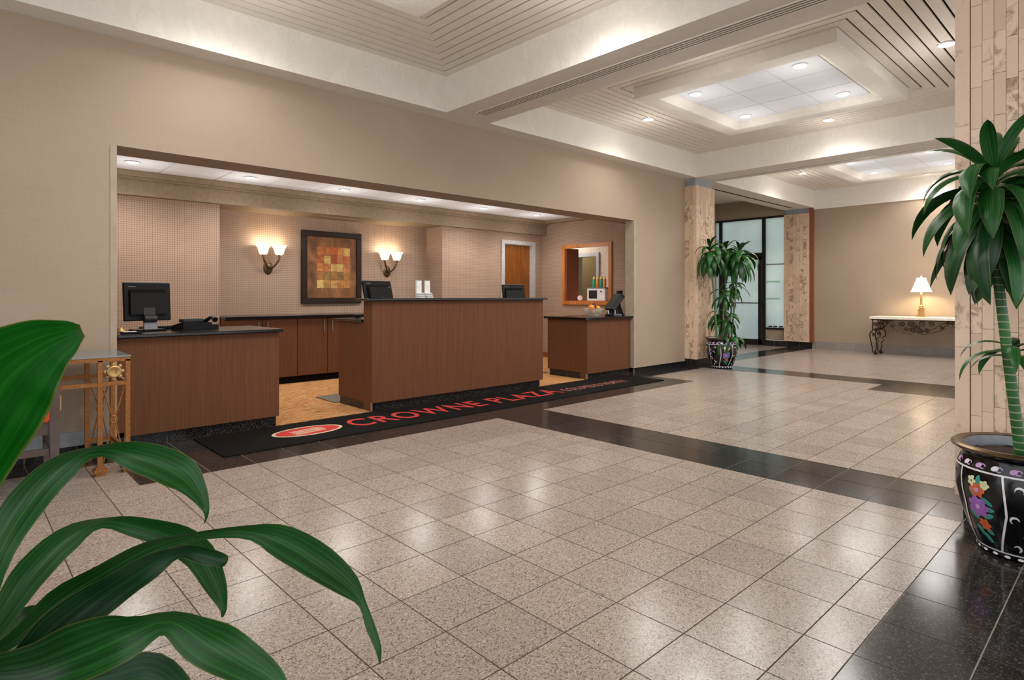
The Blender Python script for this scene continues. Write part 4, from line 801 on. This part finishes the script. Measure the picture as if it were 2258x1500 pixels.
flowered_pot('black glazed pot with painted flowers in front of the near stone column', (3.665, .425, 0), 0)
flowered_pot('black glazed pot with painted flowers beside the column at the far end of the wall', (9.36, 5.045, 0), 77 * D2R)
# ================================================================== PLANTS
def strip(pts, wid, side, fold, nacross=5, wave=0):
    """leaf blade: pts spine, wid half widths, side unit vectors; returns B with uv"""
    b = B(); b.uv = []; n = len(pts)
    for i in range(n):
        d = (pts[min(n - 1, i + 1)] - pts[max(0, i - 1)]).normalized(); s_ = (side[i] - d * side[i].dot(d)).normalized(); nr = s_.cross(d).normalized()
        for k in range(nacross):
            f = k / (nacross - 1) * 2 - 1
            b.v.append(tuple(pts[i] + s_ * (wid[i] * f) + nr * (fold * wid[i] * (abs(f) - .5) + wave * wid[i] * math.sin(i * 1.1 + (2 if f > 0 else 0)) * abs(f)))); b.uv.append((k / (nacross - 1), i / (n - 1)))
    for i in range(n - 1):
        for k in range(nacross - 1): b.f.append((i * nacross + k, i * nacross + k + 1, (i + 1) * nacross + k + 1, (i + 1) * nacross + k))
    return b
def leaf_mesh(L_, w, elev, droop, mat, p_=1.3, fold=.35, n=13, twist=0):
    pts = [Vector((0, 0, 0))]
    for i in range(1, n):
        s_ = i / (n - 1); a_ = elev - droop * s_ ** p_; pts.append(pts[-1] + Vector((math.cos(a_), 0, math.sin(a_))) * (L_ / (n - 1)))
    wid = [w * max(.02, (.30 + .70 * math.sin(min(1, s_ * 2.1) * PI / 2)) * (1 - max(0, (s_ - .5) / .5) ** 2.6)) for s_ in [i / (n - 1) for i in range(n)]]
    side = [Vector((0, math.cos(twist * i / n), math.sin(twist * i / n))) for i in range(n)]
    return strip(pts, wid, side, fold).mesh('leaf', mat, True, 80)
def crown(par, c_, n, meshes, rnd, az0=0, az1=2 * PI, hspread=.12, sc=(.85, 1.1), tilt=.15, taper=True, lim=None):
    for i in range(n):
        f = (i + .5) / n; az = az0 + (az1 - az0) * ((i * .618 + rnd.uniform(0, .1)) % 1)
        m = meshes[min(len(meshes) - 1, int(f * len(meshes)))] if taper else rnd.choice(meshes)
        o = link('leaf', m, par, (c_[0], c_[1], c_[2] + hspread * (.5 - f)), (rnd.uniform(-tilt, tilt), rnd.uniform(-tilt, tilt), az)); q_ = rnd.uniform(*sc); 
        if lim:
            rch = .62 * max(q.co.x for q in m.vertices) * q_ / .62; wx, wy = par.location.x + c_[0], par.location.y + c_[1]
            if lim[0] is not None and wx + rch * math.cos(az) > lim[0]: q_ *= max(.2, (lim[0] - wx) / (rch * math.cos(az)))
            if lim[1] is not None and wy + rch * math.sin(az) > lim[1]: q_ *= max(.2, (lim[1] - wy) / (rch * math.sin(az)))
        o.scale = (q_, q_, q_)
# --- near right plant
pl = thing('dracaena_plant', 'tall drooping dracaena with ringed cane in the near right pot', 'plant', (3.665, .425, .456)); rnd = random.Random(3)
def loc(v): return Vector(v) - Vector((3.665, .425, .456))
top = loc(at(2192, 545, 2.80)); bot = loc(at(2256, 1010, 2.80)); bot.z = -.06
def canepts(a_, b_, bow=.02, n=10): return [a_.lerp(b_, i / n) + Vector((bow * math.sin(PI * i / n), 0, 0)) for i in range(n + 1)]
B().tube(canepts(bot, top, -.01), [.024 - .004 * i / 10 for i in range(11)], 12).ob('cane', 'cane', pl, True)
ctop = top + Vector((0, 0, .30)); B().tube([top, top.lerp(ctop, .5), ctop], [.02, .018, .012], 10).ob('cane_tip', 'cane', pl, True)
HM = [leaf_mesh(.34, .034, 1.15, 1.0, 'leaf', 1.6), leaf_mesh(.44, .044, .95, 2.3, 'leaf', 1.1), leaf_mesh(.48, .050, .7, 2.35, 'leaf', .9), leaf_mesh(.50, .054, .45, 2.15, 'leaf', .8), leaf_mesh(.48, .054, .2, 1.9, 'leaf_dark', .7), leaf_mesh(.44, .052, -.1, 1.6, 'leaf', .7), leaf_mesh(.38, .048, -.5, 1.1, 'leaf_dark', .7)]
crown(pl, ctop - Vector((0, 0, .10)), 66, HM, rnd, hspread=.34, sc=(.76, 1.03), tilt=.28, lim=(3.86, None))
LMh = [leaf_mesh(.24, .020, .6, 1.9, 'leaf_dark'), leaf_mesh(.28, .024, .35, 1.8, 'leaf'), leaf_mesh(.22, .022, .1, 1.4, 'leaf')]
crown(pl, loc(at(2232, 775, 2.78)), 12, LMh, rnd, hspread=.06)
c2_ = loc(at(2300, 400, 2.95)); B().tube(canepts(bot + Vector((.05, -.05, 0)), c2_, .02), .02, 10).ob('cane', 'cane', pl, True); crown(pl, c2_, 30, HM[1:], rnd, hspread=.24, tilt=.25, lim=(3.86, None))
# --- far plant in front of column A
pf = thing('dracaena_plant', 'bushy dracaena with several canes in the far flowered pot', 'plant', (9.36, 5.045, .456)); rnd = random.Random(11)
def locf(px, py, dd=0): return at(px, py, 10.13 + dd) - Vector((9.36, 5.045, .456))
FM = [leaf_mesh(.34, .028, 1.2, 1.4, 'leaf_dark', 1.4, n=9), leaf_mesh(.48, .046, .9, 2.4, 'leaf', 1.1, n=9), leaf_mesh(.54, .052, .6, 2.3, 'leaf', 1, n=9), leaf_mesh(.54, .052, .2, 1.85, 'leaf_dark', .8, n=9), leaf_mesh(.48, .048, -.2, 1.5, 'leaf', .8, n=9)]
SM = [leaf_mesh(.34, .040, .8, 2.2, 'leaf', 1.1, n=9), leaf_mesh(.38, .044, .3, 1.8, 'leaf_dark', .9, n=9), leaf_mesh(.34, .040, -.2, 1.3, 'leaf', .8, n=9)]
for (px, py, dd, n, ms, bx) in ((1566, 552, -.15, 32, FM, 1582), (1630, 562, -.02, 34, FM, 1612), (1600, 556, .15, 28, FM, 1600), (1597, 645, -.1, 12, SM, 1594), (1618, 628, .12, 14, SM, 1606), (1585, 690, .05, 12, SM, 1588), (1606, 700, -.12, 13, SM, 1602)):
    a_ = locf(bx, 752, dd * .6); a_.z = 0; b_ = locf(px, py, dd)
    B().tube([a_ + Vector((0, 0, -.03)), a_.lerp(b_, .35), a_.lerp(b_, .7), b_], [.017, .016, .014, .011], 8).ob('cane', 'browncane' if py > 600 else 'cane', pf, True)
    crown(pf, b_ - Vector((0, 0, .04)), n, ms, rnd, hspread=.22 if ms is FM else .14, sc=(.75, 1.0), lim=(None, 5.28))
for (px, dd) in ((1592, -.15), (1612, -.18), (1622, -.05)): crown(pf, locf(px, 748, dd), 6, SM, rnd, hspread=.03, sc=(.7, 1.0))
# --- foreground plant at the left: leaves arch in from a pot beside the camera
pn = thing('dracaena_plant', 'large foreground dracaena whose long leaves arch in from the left edge', 'plant', (-.02, 1.22, .456)); rnd = random.Random(5)
O0 = Vector((-.02, 1.22, .456))
flowered_pot('black glazed pot of the foreground plant, out of view below the leaves', (-.02, 1.22, 0), 1.0)
cA = at(-70, 1470, .92); cB = at(-190, 1260, .66)
for c_, o_ in ((cA, (0.03, .03)), (cB, (-.03, -.06))): B().tube([Vector((o_[0], o_[1], -.05)), (c_ - O0).lerp(Vector((o_[0], o_[1], 0)), .5), c_ - O0], [.02, .018, .014], 10).ob('cane', 'cane', pn, True)
def catmull(P_, n):
    Q = [P_[0] * 2 - P_[1]] + P_ + [P_[-1] * 2 - P_[-2]]; out_ = []
    m = len(P_) - 1
    for i in range(n + 1):
        t = i / n * m; k = min(m - 1, int(t)); t -= k; a_, b_, c_, d_ = Q[k:k + 4]
        out_.append(.5 * ((2 * b_) + (c_ - a_) * t + (2 * a_ - 5 * b_ + 4 * c_ - d_) * t * t + (3 * b_ - a_ - 3 * c_ + d_) * t ** 3))
    return out_
def pathleaf(path, mat, fold=.3, n=26, roll=0, wave=.12):
    """path entries: pixel x, y, depth, half width in pixels, [roll]"""
    P_ = [at(q[0], q[1], q[2]) - O0 for q in path]; Wd = [Vector((q[3] * q[2] / FPX, q[4] if len(q) > 4 else roll, 0)) for q in path]
    pts = catmull(P_, n); ws = catmull(Wd, n); side = []
    camv = Vector((0, 0, HC)) - O0
    for i in range(n + 1):
        d = (pts[min(n, i + 1)] - pts[max(0, i - 1)]).normalized(); v = (camv - pts[i]).normalized(); s_ = d.cross(v).normalized()
        side.append(Matrix.Rotation(ws[i].y, 3, d) @ s_)
    b = strip(pts, [max(.0006, w.x) for w in ws], side, fold, 7, wave); return b.ob('leaf', mat, pn, True, 80, False)
# big bright leaf
pathleaf([(-190, 1255, .66, 20), (-140, 1100, .62, 90), (-80, 950, .60, 120), (-4, 838, .60, 114), (80, 772, .61, 76), (145, 742, .62, 42), (181, 729, .63, 14)], 'leaf_bright', .25, 30, .15, .03)
# long arching leaves
pathleaf([(-70, 1470, .92, 16), (-20, 1250, .95, 30), (50, 1120, 1.0, 38), (130, 1035, 1.05, 34, .5), (215, 992, 1.1, 22, .9), (320, 1010, 1.12, 34, .2), (395, 1042, 1.12, 36), (432, 1080, 1.11, 22), (452, 1118, 1.10, 9), (455, 1140, 1.10, 3), (450, 1155, 1.1, 1)], 'leaf', .4, 34)
pathleaf([(-70, 1470, .92, 14), (10, 1350, .95, 26), (70, 1262, .98, 34), (145, 1190, 1.02, 30, .4), (225, 1152, 1.08, 17, .8), (300, 1160, 1.12, 22, .4), (385, 1185, 1.14, 30, .3), (440, 1225, 1.14, 30), (475, 1290, 1.13, 22), (492, 1340, 1.12, 8), (490, 1362, 1.12, 2)], 'leaf', .4, 34)
pathleaf([(-70, 1470, .92, 10), (30, 1410, .95, 16), (130, 1322, .98, 26), (230, 1262, 1.0, 24, .5), (330, 1208, 1.04, 22, .6), (430, 1182, 1.08, 12, .8), (540, 1172, 1.10, 16, .5), (620, 1192, 1.10, 33, .2), (700, 1238, 1.09, 36), (765, 1288, 1.07, 26), (798, 1330, 1.06, 9), (816, 1380, 1.05, 10), (834, 1430, 1.04, 7), (838, 1466, 1.04, 1)], 'leaf', .4, 40)
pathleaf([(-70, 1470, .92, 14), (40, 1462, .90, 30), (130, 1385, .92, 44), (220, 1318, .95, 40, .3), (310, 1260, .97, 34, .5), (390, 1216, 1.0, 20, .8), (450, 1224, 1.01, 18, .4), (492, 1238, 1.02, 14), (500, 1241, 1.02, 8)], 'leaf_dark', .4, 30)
pathleaf([(-70, 1490, .90, 26), (60, 1480, .86, 52), (180, 1436, .85, 62), (280, 1398, .86, 52, .5), (375, 1372, .88, 34, .8), (460, 1416, .90, 48, .2), (540, 1462, .91, 40), (600, 1500, .91, 26), (640, 1550, .91, 8)], 'leaf', .35, 30)
pathleaf([(-70, 1480, .95, 20), (20, 1430, 1.05, 40), (70, 1385, 1.10, 50), (118, 1352, 1.14, 14)], 'leaf', .3, 16, .2)
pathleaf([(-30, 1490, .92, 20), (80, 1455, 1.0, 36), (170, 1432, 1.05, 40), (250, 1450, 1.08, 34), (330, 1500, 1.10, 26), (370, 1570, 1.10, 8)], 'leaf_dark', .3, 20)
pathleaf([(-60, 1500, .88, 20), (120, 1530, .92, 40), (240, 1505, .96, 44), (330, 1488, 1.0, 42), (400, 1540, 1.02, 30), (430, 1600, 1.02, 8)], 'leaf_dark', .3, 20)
for i in range(9):
    link('leaf', HM[1 + i % 5], pn, cA - O0, (0, 0, (118 + i * 15) * D2R)); link('leaf', HM[2 + i % 4], pn, cB - O0 - Vector((.02, 0, .02)), (0, 0, (125 + i * 13) * D2R))
